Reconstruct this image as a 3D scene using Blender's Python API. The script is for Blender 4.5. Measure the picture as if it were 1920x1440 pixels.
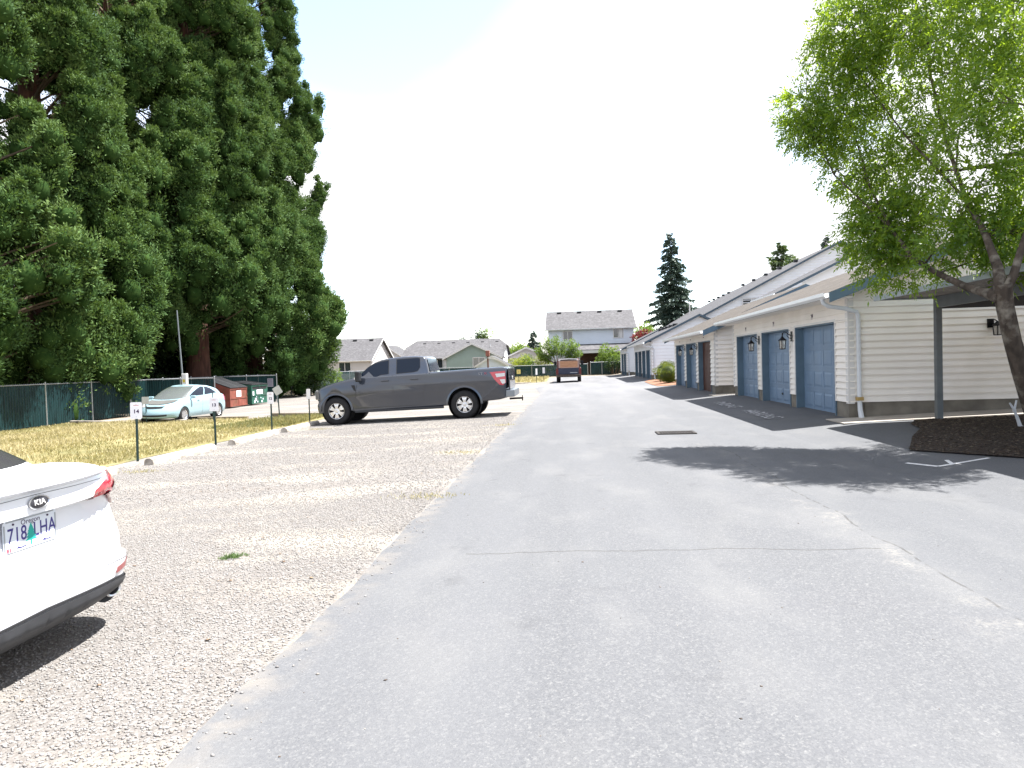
import bpy, bmesh, math, random
import numpy as np
from mathutils import Vector, Matrix
random.seed(7); rng = np.random.default_rng(11)
SC = bpy.context.scene; COL = SC.collection; R = math.radians
for o in list(bpy.data.objects): bpy.data.objects.remove(o)
# ---------------------------------------------------------------- camera
F = 1310.0
def _n(v): v = np.array(v, float); return v/np.linalg.norm(v)
_Y = _n(((1074-960)/F, 41/F, 1)); _Z = np.cross(_Y, _n((1, .0305, 0)))
_Z = _n(_Z if _Z[1] > 0 else -_Z); _X = _n(np.cross(_Y, _Z)); _X = _X if _X[0] > 0 else -_X
CM = np.array([_X, _Y, _Z])
cam = bpy.data.objects.new('camera', bpy.data.cameras.new('camera')); COL.objects.link(cam)
m = Matrix.Identity(4)
for i in range(3):
    m[i][0], m[i][1], m[i][2] = CM[i][0], CM[i][1], -CM[i][2]
m[2][3] = 1.5
cam.matrix_world = m
cam.data.sensor_width = 36; cam.data.lens = 36*F/1920; cam.data.clip_end = 3000; cam.data.clip_start = .05
SC.camera = cam
SC.render.resolution_x, SC.render.resolution_y = 1024, 768
# ---------------------------------------------------------------- light
SC.view_settings.view_transform = 'Standard'; SC.view_settings.look = 'None'
SC.view_settings.exposure = 2.2; SC.view_settings.gamma = 1
SUN = Vector((.42, .14, 1)).normalized()
sun = bpy.data.objects.new('sun', bpy.data.lights.new('sun', 'SUN')); COL.objects.link(sun)
sun.data.energy = 4.0; sun.data.angle = R(.5); sun.data.color = (1, .975, .945)
sun.rotation_euler = SUN.to_track_quat('Z', 'Y').to_euler()
W = bpy.data.worlds.new('World'); SC.world = W; W.use_nodes = True
nt = W.node_tree; N = nt.nodes; L = nt.links; N.clear()
sky = N.new('ShaderNodeTexSky'); sky.sky_type = 'NISHITA'; sky.sun_disc = False
sky.sun_elevation = math.asin(SUN.z); sky.sun_rotation = math.atan2(SUN.x, SUN.y)
sky.air_density = 1.0; sky.dust_density = .3; sky.ozone_density = 1
tc = N.new('ShaderNodeTexCoord'); mp = N.new('ShaderNodeMapping'); mp.inputs['Scale'].default_value = (1, 1, 2.2)
mp.inputs['Location'].default_value = (3.1, .4, 0)
no = N.new('ShaderNodeTexNoise'); no.inputs['Scale'].default_value = 1.6; no.inputs['Detail'].default_value = 5
cr = N.new('ShaderNodeValToRGB'); cr.color_ramp.elements[0].position = .30; cr.color_ramp.elements[1].position = .52
mx = N.new('ShaderNodeMix'); mx.data_type = 'RGBA'
mx.inputs[7].default_value = (2.75, 2.72, 2.8, 1)
bg = N.new('ShaderNodeBackground'); bg.inputs['Strength'].default_value = .12
ou = N.new('ShaderNodeOutputWorld')
L.new(tc.outputs['Generated'], mp.inputs[0]); L.new(mp.outputs[0], no.inputs[0]); L.new(no.outputs[0], cr.inputs[0])
dp = N.new('ShaderNodeVectorMath'); dp.operation = 'DISTANCE'; dp.inputs[1].default_value = tuple(_n((-.25, .95, .58)))
mp2 = N.new('ShaderNodeMapping'); L.new(tc.outputs['Generated'], mp2.inputs[0])
nv = N.new('ShaderNodeMath'); nv.operation = 'MULTIPLY_ADD'; nv.inputs[1].default_value = .22; L.new(no.outputs[0], nv.inputs[0])
L.new(mp2.outputs[0], dp.inputs[0]); L.new(dp.outputs['Value'], nv.inputs[2])
cr2_ = N.new('ShaderNodeValToRGB'); cr2_.color_ramp.elements[0].position = .25; cr2_.color_ramp.elements[1].position = .42
L.new(nv.outputs[0], cr2_.inputs[0]); mn = N.new('ShaderNodeMath'); mn.operation = 'MINIMUM'; L.new(cr.outputs[0], mn.inputs[0]); L.new(cr2_.outputs[0], mn.inputs[1])
md_ = N.new('ShaderNodeMath'); md_.operation = 'MAXIMUM'; md_.inputs[1].default_value = .05; L.new(mn.outputs[0], md_.inputs[0]); L.new(md_.outputs[0], mx.inputs[0]); L.new(sky.outputs[0], mx.inputs[6]); L.new(mx.outputs[2], bg.inputs[0]); L.new(bg.outputs[0], ou.inputs[0])

# ---------------------------------------------------------------- helpers
_GX, _GZ = [-40, 0, 4.0, 5.5, 40], [-1.08, 0, 0, .1485, 1.08]
def gz(x): return float(np.interp(x, _GX, _GZ))
def gzv(x): return np.interp(x, _GX, _GZ)
def link(o, parent=None):
    COL.objects.link(o)
    if parent is not None: o.parent = parent
    return o
def tag(o, label=None, cat=None, group=None, kind=None):
    if label: o['label'] = label
    if cat: o['category'] = cat
    if group: o['group'] = group
    if kind: o['kind'] = kind
    return o
def empty(name, loc=(0, 0, 0), rz=0, label=None, cat=None, group=None):
    o = bpy.data.objects.new(name, None); o.empty_display_size = .2
    link(o); o.location = loc; o.rotation_euler = (0, 0, rz)
    return tag(o, label, cat, group)
def kids(o): return [c for c in bpy.data.objects if c.parent == o]
def copy_tree(o, parent=None):
    c = o.copy(); link(c); c.parent = parent
    for ch in kids(o): copy_tree(ch, c)
    return c
class MB:
    def __init__(s): s.v = []; s.f = []
    def add(s, vs, fs):
        n = len(s.v); s.v += [tuple(v) for v in vs]; s.f += [tuple(i+n for i in f) for f in fs]; return s
    def box(s, x0, x1, y0, y1, z0, z1):
        return s.add([(x0,y0,z0),(x1,y0,z0),(x1,y1,z0),(x0,y1,z0),(x0,y0,z1),(x1,y0,z1),(x1,y1,z1),(x0,y1,z1)],
              [(0,3,2,1),(4,5,6,7),(0,1,5,4),(1,2,6,5),(2,3,7,6),(3,0,4,7)])
    def obox(s, c, size, rot):
        hx, hy, hz = size[0]/2, size[1]/2, size[2]/2; M_ = rot.to_matrix() if hasattr(rot, 'to_matrix') else rot
        vs = [Vector(c)+M_@Vector((a*hx, b*hy, d*hz)) for d in (-1,1) for a, b in ((-1,-1),(1,-1),(1,1),(-1,1))]
        return s.add(vs, [(0,3,2,1),(4,5,6,7),(0,1,5,4),(1,2,6,5),(2,3,7,6),(3,0,4,7)])
    def beam(s, p0, p1, w, h, up=(0,0,1)):
        p0, p1 = Vector(p0), Vector(p1); d = p1-p0; l = d.length; d.normalize()
        r = d.cross(Vector(up)).normalized(); u = r.cross(d)
        return s.obox((p0+p1)/2, (w, l, h), Matrix((r, d, u)).transposed())
    def tube(s, pts, rad, n=8, cap=True):
        pts = [Vector(p) for p in pts]
        if not hasattr(rad, '__len__'): rad = [rad]*len(pts)
        base = len(s.v); prev = None
        for i, p in enumerate(pts):
            d = (pts[min(i+1, len(pts)-1)]-pts[max(i-1, 0)]).normalized()
            if prev is None:
                a = d.orthogonal().normalized()
            else:
                a = (prev-d*prev.dot(d)).normalized()
            prev = a; b = d.cross(a)
            for k in range(n):
                t = 2*math.pi*k/n; s.v.append(tuple(p+(a*math.cos(t)+b*math.sin(t))*rad[i]))
        for i in range(len(pts)-1):
            for k in range(n):
                k2 = (k+1) % n
                s.f.append((base+i*n+k, base+i*n+k2, base+(i+1)*n+k2, base+(i+1)*n+k))
        if cap:
            s.f.append(tuple(base+k for k in reversed(range(n)))); e = base+(len(pts)-1)*n
            s.f.append(tuple(e+k for k in range(n)))
        return s
    def cyl(s, p0, p1, r0, r1=None, n=16): return s.tube([p0, p1], [r0, r0 if r1 is None else r1], n)
    def prism(s, poly, a, b, axis='y'):
        """poly (u,w) extruded between a and b along axis"""
        f = {'y': lambda u, w, t: (u, t, w), 'x': lambda u, w, t: (t, u, w), 'z': lambda u, w, t: (u, w, t)}[axis]
        n = len(poly); vs = [f(u, w, a) for u, w in poly]+[f(u, w, b) for u, w in poly]
        fs = [tuple(range(n)), tuple(reversed(range(n, 2*n)))]+[(i, (i+1) % n+0, (i+1) % n+n, i+n)[::-1] for i in range(n)]
        return s.add(vs, fs)
    def grid(s, fn, nu, nv):
        vs = [fn(i/nu, j/nv) for i in range(nu+1) for j in range(nv+1)]
        return s.add(vs, [(i*(nv+1)+j, (i+1)*(nv+1)+j, (i+1)*(nv+1)+j+1, i*(nv+1)+j+1) for i in range(nu) for j in range(nv)])
    def lathe(s, prof, c=(0,0,0), axis='z', n=20):
        vs = []
        for r, h in prof:
            for k in range(n):
                t = 2*math.pi*k/n; a, b = r*math.cos(t), r*math.sin(t)
                q = {'z': (a, b, h), 'y': (a, h, b), 'x': (h, a, b)}[axis]
                vs.append((c[0]+q[0], c[1]+q[1], c[2]+q[2]))
        fs = [(i*n+k, i*n+(k+1) % n, (i+1)*n+(k+1) % n, (i+1)*n+k) for i in range(len(prof)-1) for k in range(n)]
        return s.add(vs, fs)
    def build(s, name, mat, parent=None, smooth=False, bevel=0, solid=0, fixn=True):
        me = bpy.data.meshes.new(name); me.from_pydata(s.v, [], s.f)
        if fixn:
            bm = bmesh.new(); bm.from_mesh(me); bmesh.ops.remove_doubles(bm, verts=bm.verts, dist=1e-5)
            bmesh.ops.recalc_face_normals(bm, faces=bm.faces); bm.to_mesh(me); bm.free()
        me.materials.append(mat)
        if smooth: me.shade_smooth(); me.set_sharp_from_angle(angle=R(smooth if smooth is not True else 38))
        o = link(bpy.data.objects.new(name, me), parent)
        if solid:
            md = o.modifiers.new('s', 'SOLIDIFY'); md.thickness = solid; md.offset = 0
        if bevel:
            md = o.modifiers.new('b', 'BEVEL'); md.width = bevel; md.segments = 2; md.limit_method = 'ANGLE'; md.angle_limit = R(35)
        return o
def text(name, s, size, mat, parent, matrix, ext=.002, narrow=1, spacing=1, weight=0):
    cu = bpy.data.curves.new(name, 'FONT'); cu.body = s; cu.size = size; cu.extrude = ext; cu.align_x = 'CENTER'; cu.align_y = 'CENTER'
    cu.space_character = spacing; cu.offset = weight
    t = bpy.data.objects.new(name, cu); COL.objects.link(t)
    dg = bpy.context.evaluated_depsgraph_get(); me = bpy.data.meshes.new_from_object(t.evaluated_get(dg))
    bpy.data.objects.remove(t); me.materials.clear(); me.materials.append(mat)
    for v in me.vertices: v.co.x *= narrow
    me.transform(matrix)
    return link(bpy.data.objects.new(name, me), parent)
def frame(c, xdir, ydir):
    x = Vector(xdir).normalized(); y = Vector(ydir).normalized(); z = x.cross(y)
    M_ = Matrix((x, y, z)).transposed().to_4x4(); M_.translation = Vector(c); return M_
# ---------------------------------------------------------------- materials
def mat(name, col, rough=.7, metal=0, var=0, vs=3, bump=0, bs=40, spec=.3, col2=None, trans=None, coat=0, stretch=None, dirt=None, alpha=None):
    M_ = bpy.data.materials.new(name); M_.use_nodes = True; T = M_.node_tree; n = T.nodes; l = T.links
    b = n['Principled BSDF']; b.inputs['Roughness'].default_value = rough; b.inputs['Metallic'].default_value = metal
    b.inputs['Specular IOR Level'].default_value = spec; b.inputs['Base Color'].default_value = (*col, 1)
    if coat: b.inputs['Coat Weight'].default_value = coat; b.inputs['Coat Roughness'].default_value = .06
    if trans: b.inputs['Transmission Weight'].default_value = trans
    tc = n.new('ShaderNodeTexCoord'); vec = tc.outputs['Object']
    if stretch:
        mp = n.new('ShaderNodeMapping'); mp.inputs['Scale'].default_value = stretch; l.new(vec, mp.inputs[0]); vec = mp.outputs[0]
    if var or col2:
        no = n.new('ShaderNodeTexNoise'); no.inputs['Scale'].default_value = vs; no.inputs['Detail'].default_value = 8; l.new(vec, no.inputs[0])
        rp = n.new('ShaderNodeValToRGB'); e = rp.color_ramp.elements; e[0].position = .32; e[1].position = .68
        c2 = col2 or tuple(min(1, c*(1+var)) for c in col); c1 = col if col2 else tuple(c*(1-var) for c in col)
        e[0].color = (*c1, 1); e[1].color = (*c2, 1); l.new(no.outputs[0], rp.inputs[0])
        out = rp.outputs[0]
        if dirt:
            n2 = n.new('ShaderNodeTexNoise'); n2.inputs['Scale'].default_value = dirt[1]; n2.inputs['Detail'].default_value = 6; l.new(tc.outputs['Object'], n2.inputs[0])
            r2 = n.new('ShaderNodeValToRGB'); r2.color_ramp.elements[0].position = .5; r2.color_ramp.elements[1].position = .72
            l.new(n2.outputs[0], r2.inputs[0]); m2 = n.new('ShaderNodeMix'); m2.data_type = 'RGBA'; l.new(r2.outputs[0], m2.inputs[0]); l.new(out, m2.inputs[6])
            m2.inputs[7].default_value = (*dirt[0], 1); out = m2.outputs[2]
        l.new(out, b.inputs['Base Color'])
    if bump:
        nb = n.new('ShaderNodeTexNoise'); nb.inputs['Scale'].default_value = bs; nb.inputs['Detail'].default_value = 4; l.new(vec, nb.inputs[0])
        bu = n.new('ShaderNodeBump'); bu.inputs['Strength'].default_value = bump; bu.inputs['Distance'].default_value = .01
        l.new(nb.outputs[0], bu.inputs['Height']); l.new(bu.outputs[0], b.inputs['Normal'])
    return M_
class G:                                     # small node-graph helper
    def __init__(s, name):
        s.m = bpy.data.materials.new(name); s.m.use_nodes = True; s.t = s.m.node_tree; s.b = s.t.nodes['Principled BSDF']
        s.tc = s.t.nodes.new('ShaderNodeTexCoord'); s.P = s.tc.outputs['Object']
        sp = s.t.nodes.new('ShaderNodeSeparateXYZ'); s.t.links.new(s.P, sp.inputs[0]); s.x, s.y, s.z = sp.outputs
    def lk(s, a, b):
        if hasattr(a, 'is_linked') or hasattr(a, 'links'): s.t.links.new(a, b)
        else: b.default_value = a
    def math(s, op, a, b=0., c=None, clamp=False):
        n = s.t.nodes.new('ShaderNodeMath'); n.operation = op; n.use_clamp = clamp; s.lk(a, n.inputs[0]); s.lk(b, n.inputs[1])
        if c is not None: s.lk(c, n.inputs[2])
        return n.outputs[0]
    def noise(s, scale, detail=6, vec=None, rough=.5, dist=0):
        n = s.t.nodes.new('ShaderNodeTexNoise'); n.inputs['Scale'].default_value = scale; n.inputs['Detail'].default_value = detail
        n.inputs['Roughness'].default_value = rough; n.inputs['Distortion'].default_value = dist; s.t.links.new(vec or s.P, n.inputs[0]); return n.outputs[0]
    def voro(s, scale, vec=None, out='Color', feat='F1'):
        n = s.t.nodes.new('ShaderNodeTexVoronoi'); n.feature = feat; n.inputs['Scale'].default_value = scale; s.t.links.new(vec or s.P, n.inputs[0]); return n.outputs[out]
    def mapv(s, sc, loc=(0,0,0), rot=(0,0,0)):
        n = s.t.nodes.new('ShaderNodeMapping'); n.inputs['Scale'].default_value = sc; n.inputs['Location'].default_value = loc; n.inputs['Rotation'].default_value = rot
        s.t.links.new(s.P, n.inputs[0]); return n.outputs[0]
    def comb(s, x, y, z=0.):
        n = s.t.nodes.new('ShaderNodeCombineXYZ'); s.lk(x, n.inputs[0]); s.lk(y, n.inputs[1]); s.lk(z, n.inputs[2]); return n.outputs[0]
    def ramp(s, v, stops):
        n = s.t.nodes.new('ShaderNodeValToRGB'); e = n.color_ramp.elements
        while len(e) < len(stops): e.new(.5)
        for el, (p, c) in zip(e, stops): el.position = p; el.color = (*c, 1) if hasattr(c, '__len__') else (c, c, c, 1)
        s.t.links.new(v, n.inputs[0]); return n.outputs[0]
    def mix(s, f, a, b, mode='MIX'):
        n = s.t.nodes.new('ShaderNodeMix'); n.data_type = 'RGBA'; n.blend_type = mode; s.lk(f, n.inputs[0])
        for v, i in ((a, 6), (b, 7)):
            if isinstance(v, tuple): v = (*v, 1)
            s.lk(v, n.inputs[i])
        return n.outputs[2]
    def bump(s, h, st=.5, d=.01, prev=None):
        n = s.t.nodes.new('ShaderNodeBump'); n.inputs['Strength'].default_value = st; n.inputs['Distance'].default_value = d
        s.t.links.new(h, n.inputs['Height'])
        if prev: s.t.links.new(prev, n.inputs['Normal'])
        return n.outputs[0]
    def out(s, col=None, rough=None, nrm=None, spec=.3):
        if col is not None: s.lk(col, s.b.inputs['Base Color'])
        if rough is not None: s.lk(rough, s.b.inputs['Roughness'])
        if nrm is not None: s.t.links.new(nrm, s.b.inputs['Normal'])
        s.b.inputs['Specular IOR Level'].default_value = spec; return s.m
def shingle(name, axis, base, slope=.42):
    g = G(name); a = g.y if axis == 'y' else g.x
    v = g.comb(a, g.math('MULTIPLY', g.z, 1/math.sin(math.atan(slope))))
    n = g.t.nodes.new('ShaderNodeTexBrick'); g.t.links.new(v, n.inputs[0]); n.inputs['Scale'].default_value = 1
    n.inputs['Brick Width'].default_value = .32; n.inputs['Row Height'].default_value = .14; n.inputs['Mortar Size'].default_value = .006
    n.inputs['Color1'].default_value = (*[c*.78 for c in base], 1); n.inputs['Color2'].default_value = (*[min(1, c*1.2) for c in base], 1)
    n.inputs['Mortar'].default_value = (*[c*.45 for c in base], 1)
    c = g.mix(.55, n.outputs[0], g.ramp(g.noise(1.3, 8), [(.3, tuple(c*.8 for c in base)), (.7, tuple(c*1.15 for c in base))]))
    c = g.mix(.35, c, g.ramp(g.noise(60, 3), [(.3, tuple(c*.5 for c in base)), (.7, tuple(c*1.5 for c in base))]))
    c = g.mix(.5, c, g.ramp(g.voro(5, v), [(0, tuple(c*.6 for c in base)), (.5, tuple(c*1.0 for c in base)), (1, tuple(c*1.75 for c in base))]))
    return g.out(c, .9, g.bump(n.outputs[1], -.6, .01, g.bump(g.noise(80), .4)), .2)
def foliage(name, stops, transl=.35, tcol=(.25, .4, .05), rough=.55):
    M_ = bpy.data.materials.new(name); M_.use_nodes = True; T = M_.node_tree; n = T.nodes; l = T.links
    b = n['Principled BSDF']; at = n.new('ShaderNodeAttribute'); at.attribute_name = 'tint'
    sp = n.new('ShaderNodeSeparateColor'); l.new(at.outputs['Color'], sp.inputs[0])
    rp = n.new('ShaderNodeValToRGB'); e = rp.color_ramp.elements
    while len(e) < len(stops): e.new(.5)
    for el, (p, c) in zip(e, stops): el.position = p; el.color = (*c, 1)
    l.new(sp.outputs[0], rp.inputs[0]); l.new(rp.outputs[0], b.inputs['Base Color']); b.inputs['Roughness'].default_value = rough
    b.inputs['Specular IOR Level'].default_value = .35
    tr = n.new('ShaderNodeBsdfTranslucent'); mc = n.new('ShaderNodeMix'); mc.data_type = 'RGBA'; mc.inputs[0].default_value = .6
    l.new(rp.outputs[0], mc.inputs[6]); mc.inputs[7].default_value = (*tcol, 1); l.new(mc.outputs[2], tr.inputs[0])
    ms = n.new('ShaderNodeMixShader'); ms.inputs[0].default_value = transl
    l.new(b.outputs[0], ms.inputs[1]); l.new(tr.outputs[0], ms.inputs[2]); l.new(ms.outputs[0], n['Material Output'].inputs[0])
    return M_
def leaves(name, P_, D_, U_, ln, wd, m, parent, tint, verts=4):
    """P_ base points, D_ leaf direction, U_ side direction, per-leaf length/width arrays"""
    n = len(P_); ln = np.broadcast_to(ln, (n,))[:, None]; wd = np.broadcast_to(wd, (n,))[:, None]
    a = P_; c = P_+D_*ln; b = P_+D_*ln*.45+U_*wd*.5; d = P_+D_*ln*.45-U_*wd*.5
    V = np.stack([a, b, c, d], 1).reshape(-1, 3).astype(np.float32)
    me = bpy.data.meshes.new(name); me.vertices.add(4*n); me.vertices.foreach_set('co', V.ravel())
    me.loops.add(4*n); me.loops.foreach_set('vertex_index', np.arange(4*n, dtype=np.int32))
    me.polygons.add(n); me.polygons.foreach_set('loop_start', np.arange(0, 4*n, 4, dtype=np.int32))
    me.update(calc_edges=True)
    ca = me.color_attributes.new('tint', 'FLOAT_COLOR', 'POINT'); t = np.repeat(np.clip(tint, 0, 1), 4)
    ca.data.foreach_set('color', np.stack([t, t, t, np.ones_like(t)], 1).astype(np.float32).ravel())
    me.materials.append(m)
    return link(bpy.data.objects.new(name, me), parent)
def unit(a): return a/np.maximum(np.linalg.norm(a, axis=-1, keepdims=True), 1e-9)
def rdir(n): return unit(rng.normal(size=(n, 3)))
def side(D_): return unit(np.cross(D_, rdir(len(D_))))

M = {}
M['siding'] = mat('cream vinyl siding', (.78, .74, .69), .55, var=.05, vs=1.5, dirt=((.70, .66, .60), .7), bump=.05)
M['siding_w'] = mat('white lap siding', (.70, .71, .73), .55, var=.04, vs=1)
M['siding_b'] = mat('beige siding', (.46, .44, .43), .6, var=.05, vs=1)
M['siding_g'] = mat('sage green siding', (.24, .30, .27), .6, var=.05, vs=1)
M['siding_l'] = mat('light blue siding', (.62, .67, .74), .6, var=.04, vs=1)
M['trim'] = mat('white trim', (.60, .59, .58), .45, var=.04, vs=4)
M['gutter'] = mat('gutter metal', (.66, .67, .68), .35, var=.05, vs=3)
M['pipe'] = mat('downspout paint', (.55, .58, .62), .4, var=.05, vs=3)
M['blue'] = mat('blue fascia paint', (.10, .155, .205), .5, var=.1, vs=3)
M['bluedk'] = mat('dark blue edge paint', (.055, .085, .115), .5)
M['darkglass'] = mat('smoked rear glass', (.03, .03, .032), .08, spec=.4)
M['door'] = mat('blue garage door paint', (.15, .225, .33), .5, var=.08, vs=2, bump=.08, bs=60, dirt=((.165, .235, .33), 1.2))
M['brown'] = mat('dark red brown door', (.075, .028, .018), .55, var=.35, vs=6, stretch=(6, 6, .6))
M['dark'] = mat('dark interior', (.015, .015, .017), .9)
M['concrete'] = mat('foundation concrete', (.17, .155, .13), .9, var=.25, vs=3, bump=.4, bs=30)
M['walk'] = mat('concrete walk', (.36, .33, .29), .9, var=.12, vs=2.5, bump=.3, bs=60)
M['black'] = mat('black metal', (.012, .012, .014), .4, .6)
M['blackpl'] = mat('black plastic', (.018, .019, .021), .55, var=.2, vs=5)
M['rubber'] = mat('tyre rubber', (.018, .018, .019), .85, var=.25, vs=8, bump=.2, bs=60)
M['chrome'] = mat('bright wheel metal', (.62, .63, .65), .22, .95)
M['alloy'] = mat('alloy wheel', (.42, .43, .45), .35, .8, var=.08, vs=6)
M['steel'] = mat('galvanised steel', (.36, .38, .40), .45, .75, var=.15, vs=8)
M['greenpost'] = mat('green steel post', (.03, .055, .05), .55, .3, var=.2, vs=10)
M['signw'] = mat('white sign face', (.75, .74, .76), .4, var=.03)
M['signy'] = mat('yellow sign face', (.62, .5, .16), .5, var=.08)
M['signback'] = mat('bare sign back', (.46, .46, .45), .45, .3, var=.08, vs=6)
M['ink'] = mat('dark ink', (.05, .03, .07), .6)
M['plateink'] = mat('plate ink', (.05, .04, .18), .6)
M['red'] = mat('red ink', (.4, .02, .05), .5)
M['glass'] = mat('window glass', (.03, .037, .045), .06, spec=.9, coat=1)
M['carglass'] = mat('tinted car glass', (.006, .012, .024), .08, spec=.22)
M['clearlens'] = mat('clear lens', (.5, .5, .5), .15, spec=.8, coat=1)
M['redlens'] = mat('red lens', (.42, .008, .025), .2, spec=.7, coat=1)
M['amber'] = mat('amber lens', (.35, .12, .06), .2, coat=1)
M['wood'] = mat('weathered timber', (.16, .13, .09), .9, var=.3, vs=5, bump=.4, bs=20, stretch=(8, 1, 8))
M['stop'] = mat('concrete wheel stop', (.42, .38, .33), .95, var=.2, vs=5, bump=.5, bs=40, dirt=((.16, .14, .12), 3))
def fence_mat(name, c, tr):
    g = G(name); v = g.mapv((1, 1, .15)); col = g.ramp(g.noise(9, 5, v), [(.3, tuple(a*.55 for a in c)), (.7, tuple(a*1.35 for a in c))])
    g.out(col, .5)
    t = g.t.nodes.new('ShaderNodeBsdfTranslucent'); g.lk(col, t.inputs[0]); ms = g.t.nodes.new('ShaderNodeMixShader'); ms.inputs[0].default_value = tr
    g.t.links.new(g.b.outputs[0], ms.inputs[1]); g.t.links.new(t.outputs[0], ms.inputs[2]); g.t.links.new(ms.outputs[0], g.t.nodes['Material Output'].inputs[0]); return g.m
M['slat'] = fence_mat('green privacy slats', (.008, .032, .034), .2)
M['roof_y'] = shingle('brown shingle roof', 'y', (.072, .063, .054), .38)
M['roof_ap'] = shingle('grey shingle roof', 'y', (.07, .069, .072), .5)
M['roof_x'] = shingle('light grey shingle roof', 'x', (.082, .08, .083), .45)

# ================================================================ SETTING
def sheet(name, poly, off, m_, label=None):
    """flat outline on the gently tilted ground, split at the slope breaks"""
    bm = bmesh.new(); bm.faces.new([bm.verts.new((x, y, 0)) for x, y in poly])
    for bx_ in (-40, 0, 4.0, 5.5, 40): bmesh.ops.bisect_plane(bm, geom=bm.verts[:]+bm.edges[:]+bm.faces[:], plane_co=(bx_, 0, 0), plane_no=(1, 0, 0))
    for v in bm.verts: v.co.z = gz(v.co.x)+off
    bm.normal_update()
    for f_ in bm.faces:
        if f_.normal.z < 0: f_.normal_flip()
    me = bpy.data.meshes.new(name); bm.to_mesh(me); bm.free(); me.materials.append(m_)
    o = link(bpy.data.objects.new(name, me))
    tag(o, kind='structure'); return o
g = G('dry earth')
c = g.ramp(g.noise(.35, 8), [(.3, (.17, .14, .10)), (.55, (.23, .19, .14)), (.75, (.16, .17, .08))])
M['earth'] = g.out(c, .95, g.bump(g.noise(14, 8), .6, .03))
mb = MB(); xs = [-1200, -40, 0, 4.0, 5.5, 40, 1200]; ys = [-300, 1500]
for i in range(6):
    mb.add([(xs[i], ys[0], gz(xs[i])), (xs[i+1], ys[0], gz(xs[i+1])), (xs[i+1], ys[1], gz(xs[i+1])), (xs[i], ys[1], gz(xs[i]))], [(0, 1, 2, 3)])
tag(mb.build('ground', M['earth']), kind='structure')
# gravel
g = G('crushed gravel')
v1 = g.voro(46); v2 = g.voro(95); d1 = g.voro(46, out='Distance')
big = g.noise(.5, 6); trk = g.noise(.9, 5, g.mapv((.25, 1.6, 1)))
st = g.ramp(v1, [(0, (.11, .102, .095)), (.3, (.168, .158, .15)), (.55, (.203, .193, .184)), (.8, (.15, .135, .12)), (1, (.25, .238, .228))])
st2 = g.ramp(v2, [(0, (.085, .08, .074)), (.5, (.19, .18, .167)), (1, (.26, .247, .23))])
c = g.mix(.4, st, st2)
c = g.mix(g.ramp(d1, [(.25, 0), (.7, .8)]), c, (.105, .095, .086))
sand = g.ramp(g.noise(.8, 7, g.mapv((.45, 1.2, 1), (2, -.35, 0))), [(.5, 0), (.66, .85)])
c = g.mix(sand, c, (.26, .235, .195))
c = g.mix(g.ramp(trk, [(.52, 0), (.75, .35)]), c, (.16, .137, .115))
M['gravel'] = g.out(c, .95, g.bump(d1, -.9, .02, g.bump(g.noise(30, 6), .5, .02)))
edge = [(-1.62+.022*math.sin(y*1.7)+.012*math.sin(y*5.3+1)+random.uniform(-.015, .015), y) for y in np.arange(-4, 33, .22)]
sheet('gravel_lot', [(-22.3, -4), (-22.3, 74)] + [(-.8, 74), (-1.2, 33)] + [(x+.3, y) for x, y in reversed(edge)], .004, M['gravel'])
# asphalt
g = G('weathered asphalt')
sp = g.voro(120); sp2 = g.voro(60)
c = g.ramp(sp, [(0, (.062, .064, .069)), (.45, (.088, .09, .095)), (.75, (.105, .106, .109)), (1, (.18, .178, .172))])
c = g.mix(.35, c, g.ramp(sp2, [(0, (.062, .064, .069)), (.7, (.09, .092, .097)), (1, (.18, .18, .175))]))
c = g.mix(g.ramp(g.noise(.55, 7, g.mapv((2.4, .22, 1))), [(.3, 0), (.7, .5)]), c, (.118, .12, .125))
c = g.mix(g.ramp(g.noise(1.0, 9, g.mapv((1.5, .7, 1))), [(.50, 0), (.70, .4)]), c, (.142, .141, .139))
# older, darker resurfaced right lane beyond a seam
seamx = g.math('ADD', 2.42, g.math('MULTIPLY', g.math('SUBTRACT', g.noise(.7, 4, g.mapv((0, 1, 0))), .5), .35))
dx = g.math('SUBTRACT', g.x, seamx)
c = g.mix(g.math('MULTIPLY', g.math('GREATER_THAN', dx, 0.), .16), c, (.065, .07, .078))
near = g.math('LESS_THAN', g.y, 12.5)
cr1 = g.math('MULTIPLY', g.math('LESS_THAN', g.math('ABSOLUTE', dx), .010), g.math('MULTIPLY', near, g.ramp(g.noise(6), [(.42, 0), (.56, .6)])))
pale = g.math('MULTIPLY', g.math('MULTIPLY', g.ramp(g.math('ABSOLUTE', g.math('ADD', dx, .1)), [(0, 1), (.3, 0)]), near), g.ramp(g.noise(3.2, 9), [(.50, 0), (.66, .5)]))
c = g.mix(g.math('MULTIPLY', pale, g.ramp(g.noise(40, 4), [(.42, .1), (.58, 1)])), c, (.21, .20, .18))
cy = g.math('SUBTRACT', g.y, g.math('ADD', 5.5, g.math('MULTIPLY', g.math('SUBTRACT', g.noise(1.3, 6, g.mapv((1, 0, 0))), .5), .3)))
cr2 = g.math('MULTIPLY', g.math('LESS_THAN', g.math('ABSOLUTE', cy), .009), g.math('MULTIPLY', g.math('GREATER_THAN', g.x, -.9), g.math('LESS_THAN', g.x, 2.3)))
crk = g.math('MAXIMUM', cr1, g.math('MULTIPLY', cr2, .7))
c = g.mix(crk, c, (.045, .043, .04))
c = g.mix(g.math('MULTIPLY', g.ramp(g.noise(1.7, 3), [(.62, 0), (.72, .5)]), g.ramp(g.noise(5, 8), [(.4, 0), (.6, 1)])), c, (.06, .061, .065))
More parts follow.
